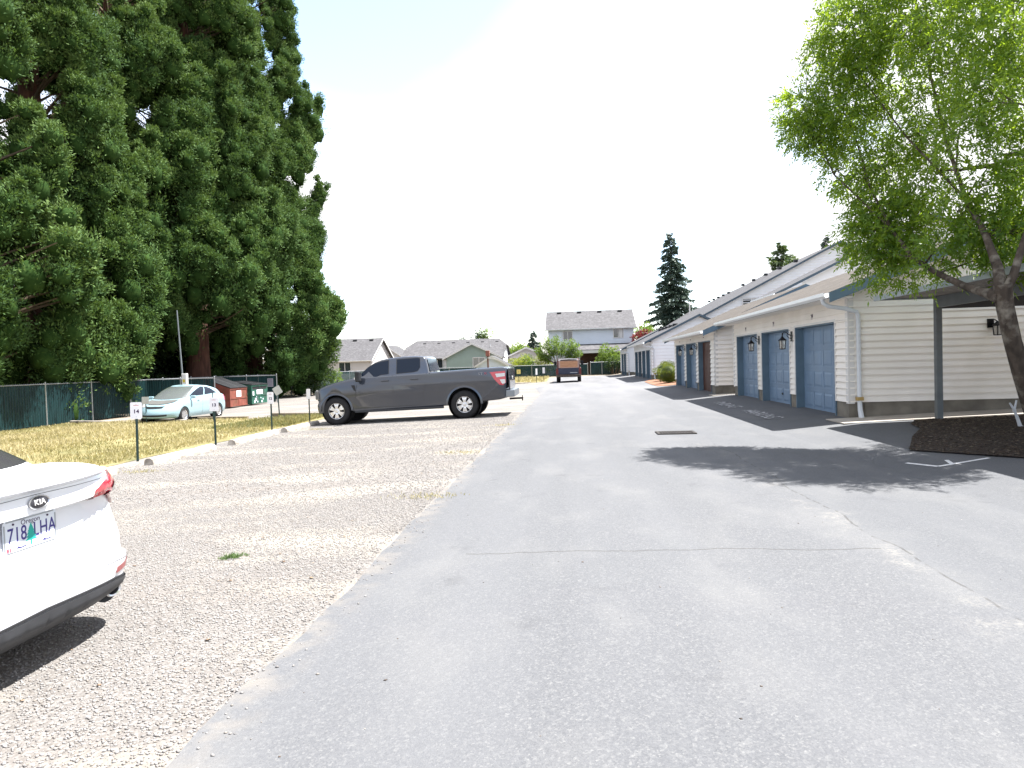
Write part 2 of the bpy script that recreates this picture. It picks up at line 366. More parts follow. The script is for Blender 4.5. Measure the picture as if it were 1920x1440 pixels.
# tyre-dust swirls and gravel dust near the left edge
ed = g.math('MULTIPLY', g.ramp(g.math('ABSOLUTE', g.math('ADD', g.x, 1.65)), [(0, 1), (.28, 0)]), g.ramp(g.noise(5, 7), [(.42, 0), (.62, .6)]))
c = g.mix(ed, c, (.19, .17, .145))
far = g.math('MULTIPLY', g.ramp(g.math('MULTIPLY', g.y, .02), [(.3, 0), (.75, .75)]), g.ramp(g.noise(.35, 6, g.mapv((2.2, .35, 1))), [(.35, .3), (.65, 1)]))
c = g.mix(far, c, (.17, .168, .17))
hgt = g.math('SUBTRACT', g.noise(150, 3), crk)
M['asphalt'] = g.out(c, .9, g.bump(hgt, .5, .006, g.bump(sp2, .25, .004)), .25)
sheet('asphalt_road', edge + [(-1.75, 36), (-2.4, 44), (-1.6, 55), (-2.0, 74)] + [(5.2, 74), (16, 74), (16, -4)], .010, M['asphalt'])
# concrete walk and mulch beside the garages
wk = MB()
for a, b in ((5.2, 7.4), (7.41, 9.6), (9.61, 12)):
    wk.add([(a, 14.0, gz(a)+.03), (b, 14.0, gz(b)+.03), (b, 14.99, gz(b)+.03), (a, 14.99, gz(a)+.03)], [(0, 1, 2, 3)])
tag(wk.build('concrete_walk', M['walk'], solid=.02), kind='structure')
tag(MB().add([(x, y, gz(x)+.03) for x, y in ((5.0, 25.7), (8, 25.7), (8, 26.5), (5.0, 26.5))], [(0, 1, 2, 3)]).build('concrete_pad', M['walk'], solid=.02), kind='structure')
g = G('bark mulch')
c = g.ramp(g.voro(38), [(0, (.012, .009, .006)), (.5, (.032, .021, .014)), (1, (.07, .05, .034))])
M['mulch'] = g.out(c, .95, g.bump(g.voro(38, out='Distance'), .9, .03))
MULCH = [(4.75, 10.4), (5.1, 9.7), (5.5, 8.9), (6.2, 8.3), (7.4, 8.0), (9.6, 8.0), (9.6, 13.96), (6.5, 13.96), (6.1, 13.3), (5.9, 12.5), (5.3, 11.5)]
sheet('mulch_bed', MULCH, .03, M['mulch'])
sheet('bark_bed', [(4.9, 37.2), (6.6, 37.0), (6.6, 47.8), (5.1, 47.9), (4.6, 46), (4.5, 41), (4.5, 38.2)], .03, mat('red bark', (.20, .10, .06), .95, var=.35, vs=12, bump=.6, bs=25))
# storm drain
dr = empty('drain_grate', (2.02, 14.25, gz(1.95)+.012), 0, 'rusty iron drain grate set in the asphalt before the garages', 'drain grate')
MB().box(-.36, .36, -.24, .24, 0, .004).build('pit', M['dark'], dr)
f_ = MB()
for a in (-.38, .34): f_.box(a, a+.04, -.26, .26, 0, .02)
for i in range(13): f_.box(-.34+i*.055, -.315+i*.055, -.24, .24, .005, .018)
for a in (-.26, -.02, .22): f_.box(-.34, .34, a, a+.035, .004, .017)
f_.build('grate', mat('rusty iron', (.045, .04, .036), .8, .4, var=.3, vs=15), dr)
# painted marks in the road
g = G('worn white paint'); g.out((.55, .55, .56, 1), .7)
tr = g.t.nodes.new('ShaderNodeBsdfTransparent'); ms = g.t.nodes.new('ShaderNodeMixShader'); g.lk(g.ramp(g.noise(9, 8), [(.46, 0), (.56, 1)]), ms.inputs[0])
g.t.links.new(tr.outputs[0], ms.inputs[1]); g.t.links.new(g.b.outputs[0], ms.inputs[2]); g.t.links.new(ms.outputs[0], g.t.nodes['Material Output'].inputs[0]); M['worn'] = g.m
M['paint'] = mat('white road paint', (.6, .6, .6), .7, var=.15, vs=20)
tm = MB()
def strip(mb, a, b, w, off):
    a, b = Vector(a), Vector(b); d = (b-a).normalized(); n_ = Vector((-d.y, d.x))*w/2
    mb.add([(p.x, p.y, gz(p.x)+off) for p in (a-n_, b-n_, b+n_, a+n_)], [(0, 1, 2, 3)])
strip(tm, (4.32, 9.55), (4.5, 9.1), .06, .014); strip(tm, (4.5, 9.1), (5.2, 9.28), .06, .0145); strip(tm, (4.7, 9.18), (4.77, 9.44), .05, .0142)
tag(tm.build('road_marking', M['paint']), kind='structure')
for (x, y) in ((4.85, 17.6), (4.85, 21.4)):
    o = text('road_lettering', 'NO\nPARKING', .62, M['worn'], None, frame((x, y, gz(x)+.015), (0, -1, 0), (1, 0, .027)), .0005, 1.0)
    tag(o, kind='structure')
# ================================================================ BUILDINGS
def siding(mb, O, u, nrm, poly, pitch=.13, th=.03):
    """clapboards clipped to a convex outline (u, z); O origin, u horizontal direction, nrm outward"""
    O, u, nrm = Vector(O), Vector(u), Vector(nrm)
    z0 = min(p[1] for p in poly); z1 = max(p[1] for p in poly)
    def span(z):
        xs = []
        for (a, za), (b, zb) in zip(poly, poly[1:]+poly[:1]):
            if abs(za-zb) < 1e-9:
                if abs(za-z) < 1e-6: xs += [a, b]
            elif min(za, zb)-1e-7 <= z <= max(za, zb)+1e-7: xs.append(a+(b-a)*(z-za)/(zb-za))
        return (min(xs), max(xs)) if xs else None
    lv = sorted(set([round(z0+i*pitch, 5) for i in range(int((z1-z0)/pitch)+1)]+[round(p[1], 5) for p in poly]))
    for a, b in zip(lv, lv[1:]):
        if b-a < 1e-4: continue
        k = math.floor((a-z0)/pitch+1e-4); fa = (a-z0)/pitch-k; fb = fa+(b-a)/pitch
        oa, ob = th*(1-.85*fa), th*(1-.85*fb); A, B = span(a+1e-6), span(b-1e-6)
        if not A or not B: continue
        P_ = lambda x, z, o: O+u*x+Vector((0, 0, z))+nrm*o
        vs = [P_(A[0], a, oa), P_(A[1], a, oa), P_(B[1], b, ob), P_(B[0], b, ob)]
        mb.add(vs, [(0, 1, 2, 3)])
        if fa < 1e-3: mb.add([P_(A[0], a, th*.15), P_(A[1], a, th*.15), P_(A[1], a, oa), P_(A[0], a, oa)], [(0, 1, 2, 3)])
    return mb
def bwall(mb, O, u, nrm, poly, pitch=.13):
    siding(mb, O, u, nrm, poly, pitch)
def window(parent, c, w, h, nrm, m_frame, curtain=False):
    """c centre on wall, nrm outward horizontal"""
    n = Vector(nrm); u = Vector((0, 0, 1)).cross(n); Z = Vector((0, 0, 1)); c = Vector(c)
    rot = Matrix((u, n, Z)).transposed()
    f = MB(); t = .07
    for s in (-1, 1):
        f.obox(c+u*s*(w/2+t/2)+n*.035, (t, .07, h+2*t), rot); f.obox(c+Z*s*(h/2+t/2)+n*.0347, (w, .07, t), rot)
    f.obox(c+n*.03, (t*.8, .05, h), rot)
    F_ = f.build('window', m_frame, parent)
    MB().obox(c+n*.012, (w, .016, h), rot).build('pane', M['glass'], F_)
    if curtain:
        MB().obox(c+n*.022+u*w*.27, (w*.36, .004, h*.96), rot).build('curtain', M['trim'], F_)
    return F_
def gable_roof(parent, mroof, axis, a0, a1, c, half, zr, slope, over, mfas, side_over=.35, th=.12, name='roof', fh_=.21):
    """ridge runs along axis from a0 to a1 at cross coordinate c"""
    e = half+over; ze = zr-slope*e
    P_ = (lambda a, b, z: (b, a, z)) if axis == 'y' else (lambda a, b, z: (a, b, z))
    mb = MB(); A0, A1 = a0-side_over, a1+side_over
    for s in (-1, 1):
        vs = [P_(A0, c, zr), P_(A1, c, zr), P_(A1, c+s*e, ze), P_(A0, c+s*e, ze)]
        vs += [(v[0], v[1], v[2]-th) for v in vs]
        mb.add(vs, [(0, 1, 2, 3), (7, 6, 5, 4), (0, 4, 5, 1), (1, 5, 6, 2), (2, 6, 7, 3), (3, 7, 4, 0)])
    rf = mb.build(name, mroof, parent, fixn=False)
    bm = bmesh.new(); bm.from_mesh(rf.data); bmesh.ops.recalc_face_normals(bm, faces=bm.faces); bm.to_mesh(rf.data); bm.free()
    for A, o in ((A0, -.03), (A1, .03)):
        fb = MB()
        for s in (-1, 1):
            lo, hi = (A+o, A) if o < 0 else (A, A+o)
            vs = [P_(t, b, z) for t in (lo, hi) for b, z in ((c, zr-.01), (c+s*(e+.0), ze-.01), (c+s*(e+.0), ze-fh_), (c, zr-fh_))]
            fb.add(vs, [(0, 1, 2, 3), (7, 6, 5, 4), (0, 4, 5, 1), (1, 5, 6, 2), (2, 6, 7, 3), (3, 7, 4, 0)])
        fb.build('fascia', mfas, parent)
    return rf, ze
def gutter(parent, axis, a0, a1, b, z, s):
    """s: outward sign; open trough profile"""
    pr = [(0, 0), (0, -.10), (s*.07, -.12), (s*.12, -.07), (s*.12, 0), (s*.108, 0), (s*.108, -.06), (s*.066, -.108), (s*.012, -.09), (s*.012, 0)]
    mb = MB(); pr = [(b+p, z+q) for p, q in pr]
    if axis == 'y': mb.prism(pr, a0, a1, 'y')
    else: mb.prism(pr, a0, a1, 'x')
    return mb.build('gutter', M['gutter'], parent)

def garage_door(parent, y0, y1, zt, x, fold=None, mdoor=None, handle=False, blue_frame=True):
    """recessed panelled door between y0..y1 in the wall plane x=0; x = recess"""
    w = y1-y0; mb = MB(); mb.box(x, x+.04, y0, y1, .02, zt)
    rows = 4; cols = 4; hh = (zt-.02)/rows; cw = w/cols
    for r in range(rows):
        mb.box(x-.008, x-.001, y0, y1, .02+r*hh+.008, .02+r*hh+.055); mb.box(x-.008, x-.001, y0, y1, .02+(r+1)*hh-.055, .02+(r+1)*hh-.008)
        for k in range(cols):
            a = y0+k*cw; b = a+cw; z0 = .02+r*hh; z1 = z0+hh
            mb.box(x-.0075, x-.0012, a, a+.05, z0+.056, z1-.056); mb.box(x-.0075, x-.0012, b-.05, b, z0+.056, z1-.056)
            # raised centre field with sloping edges
            o = (a+.075, b-.075, z0+.08, z1-.08); i = (a+.12, b-.12, z0+.125, z1-.125)
            vs = [(x-.0005, o[0], o[2]), (x-.0005, o[1], o[2]), (x-.0005, o[1], o[3]), (x-.0005, o[0], o[3]),
                  (x-.011, i[0], i[2]), (x-.011, i[1], i[2]), (x-.011, i[1], i[3]), (x-.011, i[0], i[3])]
            mb.add(vs, [(4, 5, 6, 7), (0, 1, 5, 4), (1, 2, 6, 5), (2, 3, 7, 6), (3, 0, 4, 7)])
    d = mb.build('garage_door', mdoor or M['door'], parent)
    if handle:
        h = MB(); h.cyl((x-.03, (y0+y1)/2, .3), (x-.012, (y0+y1)/2, .3), .03); h.box(x-.035, x-.026, (y0+y1)/2-.06, (y0+y1)/2+.06, .29, .31)
        h.build('handle', M['black'], d)
    return d
def garage(X, Y, Ln, nd, first, dw, pil, slope, label, width=6.4, lanterns=(), numbers=(), vents=(), ds=True, open_near=False, dark_doors=(), wallmat='siding', eave=2.55, apex_right=True):
    z0 = gz(X)-.02
    g_ = empty('garage', (X, Y, z0), 0, label, 'garage', 'rows of blue-door garages along the drive')
    ov = .5; ridge = eave+slope*(width/2+ov); dh = 2.07; sw = M[wallmat]; fh = .36
    # walls ---------------------------------------------------
    w = MB(); nrm = (-1, 0, 0); u = (0, 1, 0)
    def siding(*a_, **k_): return globals()['siding'](*a_, pitch=(.14 if Y < 20 else .17) if wallmat == 'siding' else .22, th=(.036 if Y < 20 else .055) if wallmat == 'siding' else .06)
    wt = eave+slope*ov-.13
    doors = []
    y = first
    for i in range(nd): doors.append((y, y+dw)); y += dw+pil
    gaps = [(0, doors[0][0])]+[(doors[i][1], doors[i+1][0]) for i in range(nd-1)]+[(doors[-1][1], Ln)]
    for a, b in gaps:
        siding(w, (0, 0, 0), u, nrm, [(a, fh), (b, fh), (b, dh+.005), (a, dh+.005)])
        MB().box(-.005, .3, a+.03, b-.03, -.3, fh).build('foundation', M['concrete'], g_)
    siding(w, (0, 0, 0), u, nrm, [(0, dh+.01), (Ln, dh+.01), (Ln, wt), (0, wt)])
    # gable ends
    for yy, n_ in ((0, (0, -1, 0)), (Ln, (0, 1, 0))):
        siding(w, (0, yy, 0), (1, 0, 0), n_, [(0, fh), (width, fh), (width, wt), (width/2, ridge-.14), (0, wt)])
    siding(w, (width, 0, 0), u, (1, 0, 0), [(0, fh), (Ln, fh), (Ln, wt), (0, wt)])
    w.build('wall', sw, g_, fixn=False)
    for q in ((.3, width-.005, .004, .2), (.3, width-.005, Ln-.2, Ln-.004), (width-.2, width-.006, .2, Ln-.2)): MB().box(*q, -.3, fh).build('foundation', M['concrete'], g_)
    # interior shell keeps light out behind the siding
    MB().box(.3, width-.05, .03, Ln-.03, .01, wt-.05).build('inner_shell', M['dark'], g_)
    for yy in (0, Ln):
        cb = MB(); s = -1 if yy == 0 else 1
        cb.box(-.031, .09, min(yy-s*.11, yy+s*.03), max(yy-s*.11, yy+s*.03), fh-.03, wt)
        cb.build('corner_board', M['trim'], g_)
    rec = .24
    for i, (a, b) in enumerate(doors):
        j = MB()
        for yy in (a, b-.03): j.box(.002, rec, yy, yy+.03, 0, dh-.03)
        j.box(.0, rec, a, b, dh-.029, dh+.004); j.box(-.022, .001, b-.03, b, 0, dh); j.box(-.0221, .0011, a, a+.03, 0, dh)
        jm = j.build('door_frame', M['blue'], g_)
        t = MB(); t.box(-.035, -.016, a-.06, b+.06, dh, dh+.05)
        for yy in (a-.05, b): t.box(-.034, -.0155, yy, yy+.05, fh, dh)
        t.build('door_trim', M['trim'], g_)
        if open_near and i == 0:
            md = MB(); md.box(.16, .20, a+.95, b-.03, .03, dh-.03)
            for k in range(5): md.box(.153, .161, a+1.0+k*.3, a+1.02+k*.3, .05, dh-.05)
            tag(md.build('side_door', M['brown'], g_), 'dark reddish brown door standing in the nearest opening')
            MB().box(.17, .2, a+.03, a+.95, .02, dh-.03).build('garage_door', M['brown'], g_)
        else:
            garage_door(g_, a+.03, b-.03, dh-.03, rec-.05, handle=(i == 1), mdoor=M['brown'] if i in dark_doors else None)
    # roof
    rf, ze = gable_roof(g_, M['roof_y'] if slope < .46 else M['roof_ap'], 'y', 0, Ln, width/2, width/2, ridge, slope, ov, M['blue'] if slope < .46 else M['bluedk'], fh_=.21 if slope < .46 else .15)
    so = MB(); so.box(-ov, -.02, -.33, Ln+.33, wt-.17, wt-.15); so.build('soffit', M['siding'], g_)
    gutter(g_, 'y', -.36, Ln+.36, -ov-.002, ze-.01, -1)
    for yy, s in ((0, -1),) if ds else ():
        d = MB(); xo = -ov-.06; yo = yy+s*.25 if s < 0 else Ln+.1
        if s < 0: pts = [(xo, -.12, ze-.1), (xo+.02, -.12, ze-.2), (xo+.12, -.12, ze-.27), (-.1, -.12, ze-.33), (.12, -.11, ze-.4), (.16, -.085, ze-.5), (.16, -.085, .4), (.165, -.1, .2), (.18, -.14, .0)]
        d.tube(pts, [.042]*6+[.042, .05, .055], 10); d.build('downspout', M['pipe'], g_, smooth=True)
        MB().box(.1, .22, -.15, -.03, .40, .47).build('pipe_joint', mat('old yellow sealant', (.35, .25, .10), .8), g_)
    nb = MB()
    for v in vents: nb.box(v[0]-.14, v[0]+.14, v[1]-.14, v[1]+.14, v[2]-.05, v[2]+.13)
    for i, s in enumerate(numbers):
        a, b = doors[i]
        text('door_number', s, .17, M['ink'], g_, frame((-.03, (a+b)/2+.05, dh+.19), (0, -1, 0), (0, 0, 1)), .004, .8)
    for k in range(nd if vents else 0):
        pass
    for v in vents:
        vz = ridge-slope*abs(v[0]-width/2)
        MB().box(v[0]-.17, v[0]+.17, v[1]-.17, v[1]+.17, vz-.08, vz+.14).build('roof_vent', M['blackpl'], g_, bevel=.03)
    return g_, doors, z0
LAN = None
def lantern(x, y, z, label):
    """hooked carriage lantern, wall plane at +x side"""
    l = empty('wall_lantern', (x, y, z), 0, label, 'lantern', 'black carriage lanterns on the garage walls')
    b = MB(); b.box(-.02, 0, -.055, .055, -.13, .13)
    b.tube([(-.02, 0, .02), (-.08, 0, .06), (-.13, 0, .10), (-.18, 0, .12), (-.22, 0, .09), (-.235, 0, .02)], .011, 8)
    b.tube([(-.02, 0, -.06), (-.08, 0, -.03), (-.12, 0, .02), (-.11, 0, .06), (-.07, 0, .06)], .008, 8)
    b.build('bracket', M['black'], l, smooth=True)
    r = MB(); r.lathe([(.012, .10), (.014, .02), (.03, -.01), (.05, -.035), (.105, -.085), (.112, -.10), (.0, -.10)], (-.235, 0, 0), 'z', 8)
    r.build('roof_cap', M['black'], l)
    k = MB()
    for i in range(6):
        t = i*math.pi/3; k.beam((-.235+.085*math.cos(t), .085*math.sin(t), -.10), (-.235+.07*math.cos(t), .07*math.sin(t), -.31), .01, .01, (1, 0, .01))
    k.lathe([(0, -.335), (.075, -.325), (.08, -.31), (0, -.305)], (-.235, 0, 0), 'z', 12)
    k.build('cage', M['black'], l)
    MB().lathe([(.076, -.105), (.062, -.305)], (-.235, 0, 0), 'z', 12).build('glass', mat('clear lantern glass', (.7, .68, .64), .12, spec=.8, trans=.6), l, smooth=True)
    MB().lathe([(0, -.16), (.022, -.18), (.03, -.22), (.018, -.27), (.018, -.305)], (-.235, 0, 0), 'z', 10).build('bulb', mat('white bulb', (.6, .58, .55), .3), l, smooth=True)
    return l
ga, da, za = garage(5.69, 15.0, 10.3, 3, .72, 2.7, .48, .37, 'nearest cream garage, three shut blue doors numbered 24 to 22, beside the leaning tree', numbers=('24', '23', '22'), eave=2.62)
gb, db, zb = garage(5.3, 26.63, 10.2, 3, .75, 2.65, .5, .42, 'cream garage with a dark red brown door at its near end', open_near=True, numbers=('21', '20', '19'), eave=2.42, ds=False)
gc, dc, zc_ = garage(5.35, 48.2, 13.2, 4, .65, 2.6, .42, .48, 'four-door white garage beyond the round bushes, dark vents on its roof', wallmat='siding_w', dark_doors=(2,), vents=[(1.9, 2+i*2.0, 0) for i in range(5)], eave=2.6)
gd, dd, zd = garage(4.95, 64.8, 8.2, 2, .6, 2.7, .5, .48, 'farthest garage, two blue doors, at the end of the drive by the fence', wallmat='siding_w', eave=2.5)
lantern(5.655, 15+da[0][1]+.24, za+1.86, 'nearest black lantern, just left of the big blue door numbered 24')
lantern(5.655, 15+da[1][1]+.24, za+1.86, 'second black lantern along the nearest garage, left of its middle door')
lantern(5.265, 26.63+db[0][1]+.25, zb+1.86, 'black lantern just beyond the open brown door')
lantern(5.265, 26.63+db[1][1]+.25, zb+1.86, 'black lantern farthest down the drive, between two closed blue doors')
# lantern on the end wall under the carport
l = empty('wall_lantern', (8.45, 14.97, 2.0), 0, 'small black lantern on the cream end wall under the carport', 'lantern')
b = MB(); b.box(-.07, .05, -.03, .0, -.06, .12); b.tube([(-.01, -.02, .07), (.02, -.1, .1), (.06, -.14, .05)], .012, 8); b.build('bracket', M['black'], l)
MB().lathe([(.02, .06), (.05, .03), (.11, -.01), (.115, -.03), (0, -.03)], (.05, -.14, 0), 'z', 6).build('roof_cap', M['black'], l)
k = MB()
for i in range(6):
    t = i*math.pi/3; k.beam((.05+.09*math.cos(t), -.14+.09*math.sin(t), -.03), (.05+.075*math.cos(t), -.14+.075*math.sin(t), -.21), .01, .01, (1, 0, .01))
k.lathe([(0, -.225), (.08, -.22), (.08, -.205), (0, -.2)], (.05, -.14, 0), 'z', 6); k.build('cage', M['black'], l)
MB().lathe([(.08, -.03), (.068, -.205)], (.05, -.14, 0), 'z', 12).build('glass', mat('lantern pane', (.7, .68, .64), .12, trans=.6), l, smooth=True)

# carport ---------------------------------------------------------
cp = empty('carport', (6.9, 13.9, gz(6.9)), 0, 'flat metal carport roof on a grey square post in front of the cream end wall', 'carport')
g0 = gz(6.9); M['cpost'] = mat('grey painted steel', (.13, .145, .155), .5, .2, var=.12, vs=3)
MB().box(-.055, .055, -.055, .055, -.1, 2.55-g0).build('post', M['cpost'], cp, bevel=.008)
MB().box(-.055, .055, -6, -5.89, -.1, 2.55-g0).build('post', M['cpost'], cp, bevel=.008)
b = MB(); b.box(-.04, .04, -7.2, -.0555, 2.32-g0, 2.53-g0); b.build('beam', M['cpost'], cp)
b = MB(); b.box(.056, 6.2, -.045, .045, 2.30-g0, 2.529-g0); b.build('beam', mat('dark steel beam', (.06, .06, .065), .6, .2), cp)
rb = MB(); nx = 44
for i in range(nx):
    x0 = -1.02+i*.16; z = 2.535-g0+i*.16*.008
    rb.add([(x0, -7.4, z), (x0+.05, -7.4, z), (x0+.07, -7.4, z+.04), (x0+.14, -7.4, z+.04), (x0+.16, -7.4, z),
            (x0, .25, z), (x0+.05, .25, z), (x0+.07, .25, z+.04), (x0+.14, .25, z+.04), (x0+.16, .25, z)], [(0,1,6,5),(1,2,7,6),(2,3,8,7),(3,4,9,8)])
rb.build('roof', mat('carport sheet metal', (.22, .20, .18), .6, .3, var=.2, vs=2), cp, solid=.004)
b = MB(); b.box(-1.06, -1.02, -7.4, .25, 2.50-g0, 2.60-g0); b.box(-1.02, 6.0, .251, .28, 2.51-g0, 2.6-g0)
b.build('fascia', mat('carport edge trim', (.30, .34, .36), .5, .2, var=.1), cp)

# two-storey apartments behind the garages ---------------------------------
def apart():
    a = empty('apartment_building', (12.3, 44, .15), 0, 'two-storey cream apartments with a tan recessed balcony under the eave, beside the tree', 'building')
    sl = .478; e = 5.15
    w = MB(); siding(w, (1.7, 0, 0), (1, 0, 0), (0, -1, 0), [(0, 0), (15, 0), (15, e+sl*1.7), (7.5, e+sl*9.2-.2), (0, e+sl*1.7-.2)])
    siding(w, (.4, 0, 0), (1, 0, 0), (0, -1, 0), [(0, 0), (1.3, 0), (1.3, 2.7), (0, 2.7)])
    siding(w, (.4, 0, 0), (0, 1, 0), (-1, 0, 0), [(0, 0), (4.6, 0), (4.6, 3.6), (0, 3.6)])
    w.build('wall', M['siding_w'], a, fixn=False)
    b = MB(); b.box(.4, 3.2, .02, 2.2, 5.0, 5.06); b.box(2.0, 2.06, .02, 2.2, 3.3, 5.0); b.box(.42, 2.0, 2.2, 2.26, 3.3, 5.0); b.box(.4, 2.0, .0, 2.2, 3.2, 3.3)
    b.box(.45, 1.6, 2.26, 2.3, 2.7, 5)
    b.build('balcony', mat('tan stucco', (.42, .34, .22), .8, var=.06), a)
    bb = MB(); bb.box(1.2, 1.95, .9, 1.3, 4.15, 4.6); bb.build('cushion', mat('brown wicker', (.22, .10, .04), .8, var=.3, vs=12), a, bevel=.12)
    gable_roof(a, M['roof_ap'], 'y', 0, 4.8, 9.2, 8.8, e+sl*9.2, sl, .4, M['bluedk'], fh_=.16)
    gutter(a, 'y', -.35, 5.1, -.002, e-.01, -1)
    return a
apart()
def apart2(x, y, ln, label):
    a = empty('apartment_building', (x, y, .15), 0, label, 'building')
    sl = .507; e = 5.05; hw = 10.6
    w = MB(); siding(w, (.4, 0, 0), (1, 0, 0), (0, -1, 0), [(0, 0), (2*hw-.4, 0), (2*hw-.4, e), (hw, e+sl*hw-.2), (0, e)], .22, .05)
    siding(w, (.4, 0, 0), (0, 1, 0), (-1, 0, 0), [(0, 0), (ln, 0), (ln, e), (0, e)], .22, .05)
    w.build('wall', M['siding_w'], a, fixn=False)
    rf, ze = gable_roof(a, M['roof_ap'], 'y', 0, ln, hw+.4, hw, e+sl*hw, sl, .4, M['bluedk'], fh_=.16)
    gutter(a, 'y', -.35, ln+.3, -.002, ze-.01, -1)
    for i in range(5):
        yy = 3+i*ln/5.2; xx = hw*.8; MB().box(xx-.16, xx+.16, yy-.16, yy+.16, e+sl*(xx-.0)-.1, e+sl*xx+.12).build('roof_vent', M['blackpl'], a, bevel=.03)
    return a, sl, e
a2, _, _ = apart2(10.6, 58.5, 24, 'larger white two-storey apartments with paired window and blue edged gable, behind the four-door garage')
window(a2, (4.0, -.02, 5.5), 1.35, 1.1, (0, -1, 0), M['trim'])
MB().box(1.5, 2.1, -.06, -.02, 3.9, 4.1).build('wall_vent', M['cpost'], a2)
a3, _, _ = apart2(11.0, 86, 16, 'farthest white apartments, only a sliver of roof rising over the others')

# ---------------------------------------------------------------- houses beyond the fence
def house(x0, x1, y0, y1, zg, ze, zr, label, wall, roof_m, axis='x', over=.4, wins=(), fascia='trim', name='house', vents=0):
    h = empty(name, (x0, y0, zg), 0, label, 'house'); Lx, Ly = x1-x0, y1-y0; e, r = ze-zg, zr-zg
    w = MB(); m_ = M[wall]
    if axis == 'x':
        sl = (r-e)/(Ly/2+over)
        wt = e+sl*over-.12
        siding(w, (0, 0, 0), (1, 0, 0), (0, -1, 0), [(0, 0), (Lx, 0), (Lx, wt), (0, wt)], .16)
        siding(w, (0, Ly, 0), (1, 0, 0), (0, 1, 0), [(0, 0), (Lx, 0), (Lx, wt), (0, wt)], .16)
        for xx, n_ in ((0, (-1, 0, 0)), (Lx, (1, 0, 0))):
            siding(w, (xx, 0, 0), (0, 1, 0), n_, [(0, 0), (Ly, 0), (Ly, wt), (Ly/2, r-.14), (0, wt)], .16)
        w.build('wall', m_, h, fixn=False)
        gable_roof(h, M[roof_m], 'x', 0, Lx, Ly/2, Ly/2, r, sl, over, M[fascia])
        gutter(h, 'x', -.3, Lx+.3, -over-.002, e, -1)
    else:
        sl = (r-e)/(Lx/2+over); wt = e+sl*over-.12
        siding(w, (0, 0, 0), (0, 1, 0), (-1, 0, 0), [(0, 0), (Ly, 0), (Ly, wt), (0, wt)], .16)
        siding(w, (Lx, 0, 0), (0, 1, 0), (1, 0, 0), [(0, 0), (Ly, 0), (Ly, wt), (0, wt)], .16)
        for yy, n_ in ((0, (0, -1, 0)), (Ly, (0, 1, 0))):
            siding(w, (0, yy, 0), (1, 0, 0), n_, [(0, 0), (Lx, 0), (Lx, wt), (Lx/2, r-.14), (0, wt)], .16)
        w.build('wall', m_, h, fixn=False)
        gable_roof(h, M[roof_m], 'y', 0, Ly, Lx/2, Lx/2, r, sl, over, M[fascia])
    for (wx, wz, ww, wh, cu) in wins: window(h, (wx-x0, -.02, wz-zg), ww, wh, (0, -1, 0), M['trim'], cu)
    if axis == 'x':
        for i in range(vents):
            xx = (i+.5)*Lx/vents; zz = r-sl*.6
            MB().box(xx-.25, xx+.25, Ly/2-.8, Ly/2-.4, zz-.1, zz+.13).build('roof_vent', M['blackpl'], h, bevel=.03)
    return h
house(-38, -24.9, 84.4, 95, -.65, 2.5, 5.45, 'beige house with grey roof and white gable, partly behind the tall conifers', 'siding_b', 'roof_x', wins=((-28.1, 1.6, 1.45, 1.35, 0),), vents=6)
house(-31, -25.6, 104, 112, -.65, 2.9, 5.0, 'small grey roofed house glimpsed between the beige and the green houses', 'siding_b', 'roof_ap', axis='y')
house(-9.5, -2.9, 94, 102, -.3, 2.1, 3.75, 'low grey roofed house behind the young leafy tree, left of the two-storey house', 'siding_b', 'roof_ap', axis='y')
bh = house(16.2, 23, 110, 120, .2, 7.2, 9.3, 'brown walled house whose roof shows beside the tall fir', 'brown', 'roof_ap', axis='y')
MB().tube([(2.3, 2, 8.2), (2.3, 2, 9.9)], .09, 8).build('flue_pipe', M['trim'], bh)
# green house with clipped gables
h = house(-15.3, -8.9, 84, 87.5, -.4, 2.42, 4.2, 'sage green house with a front gable and grey clipped roof behind the pickup', 'siding_g', 'roof_ap', axis='y', over=.45, wins=((-11.3, 1.75, 1.4, 1.25, 0),))
w = MB(); X0, X1 = -21.2+15.3, .45+6.1; siding(w, (X0, 2.5, 0), (1, 0, 0), (0, -1, 0), [(0, 0), (X1-X0, 0), (X1-X0, 3), (0, 3)], .16)
siding(w, (X1, 2.5, 0), (0, 1, 0), (1, 0, 0), [(0, 0), (9, 0), (9, 3), (5.9, 4.6), (3.1, 4.6), (0, 3)], .16); w.build('wall', M['siding_w'], h, fixn=False)
r = MB(); a, b_ = X0-.3, X1+.3; yr = 2.5+4.5; ef, eb = 2.0, 12.0; ze_ = 2.82; zk = 4.35; zt = 5.25
yk = ef+(yr-ef)*(zk-ze_)/(zt-ze_); yb = eb-(eb-yr)*(zk-ze_)/(zt-ze_)
v = [(a, ef, ze_), (b_, ef, ze_), (b_, yk, zk), (b_-1.1, yr, zt), (a+1.1, yr, zt), (a, yk, zk), (a, eb, ze_), (b_, eb, ze_), (b_, yb, zk), (a, yb, zk)]
r.add(v, [(0, 1, 2, 3, 4, 5), (7, 6, 9, 4, 3, 8), (2, 8, 3), (5, 4, 9)]); r.build('roof', M['roof_x'], h, solid=.14)
for i in range(6): MB().box(X0+2+i*1.9-.2, X0+2+i*1.9+.2, yr-1.0, yr-.7, zt-.58, zt-.30).build('roof_vent', M['blackpl'], h, bevel=.03)
for xx in (3.9, 4.9): MB().tube([(xx, 4.6, 3.8), (xx, 4.6, 4.5)], .06, 8).build('flue_pipe', M['trim'], h)
window(h, (-1.6, 2.48, 2.0), 1.3, 1.5, (0, -1, 0), M['trim'])
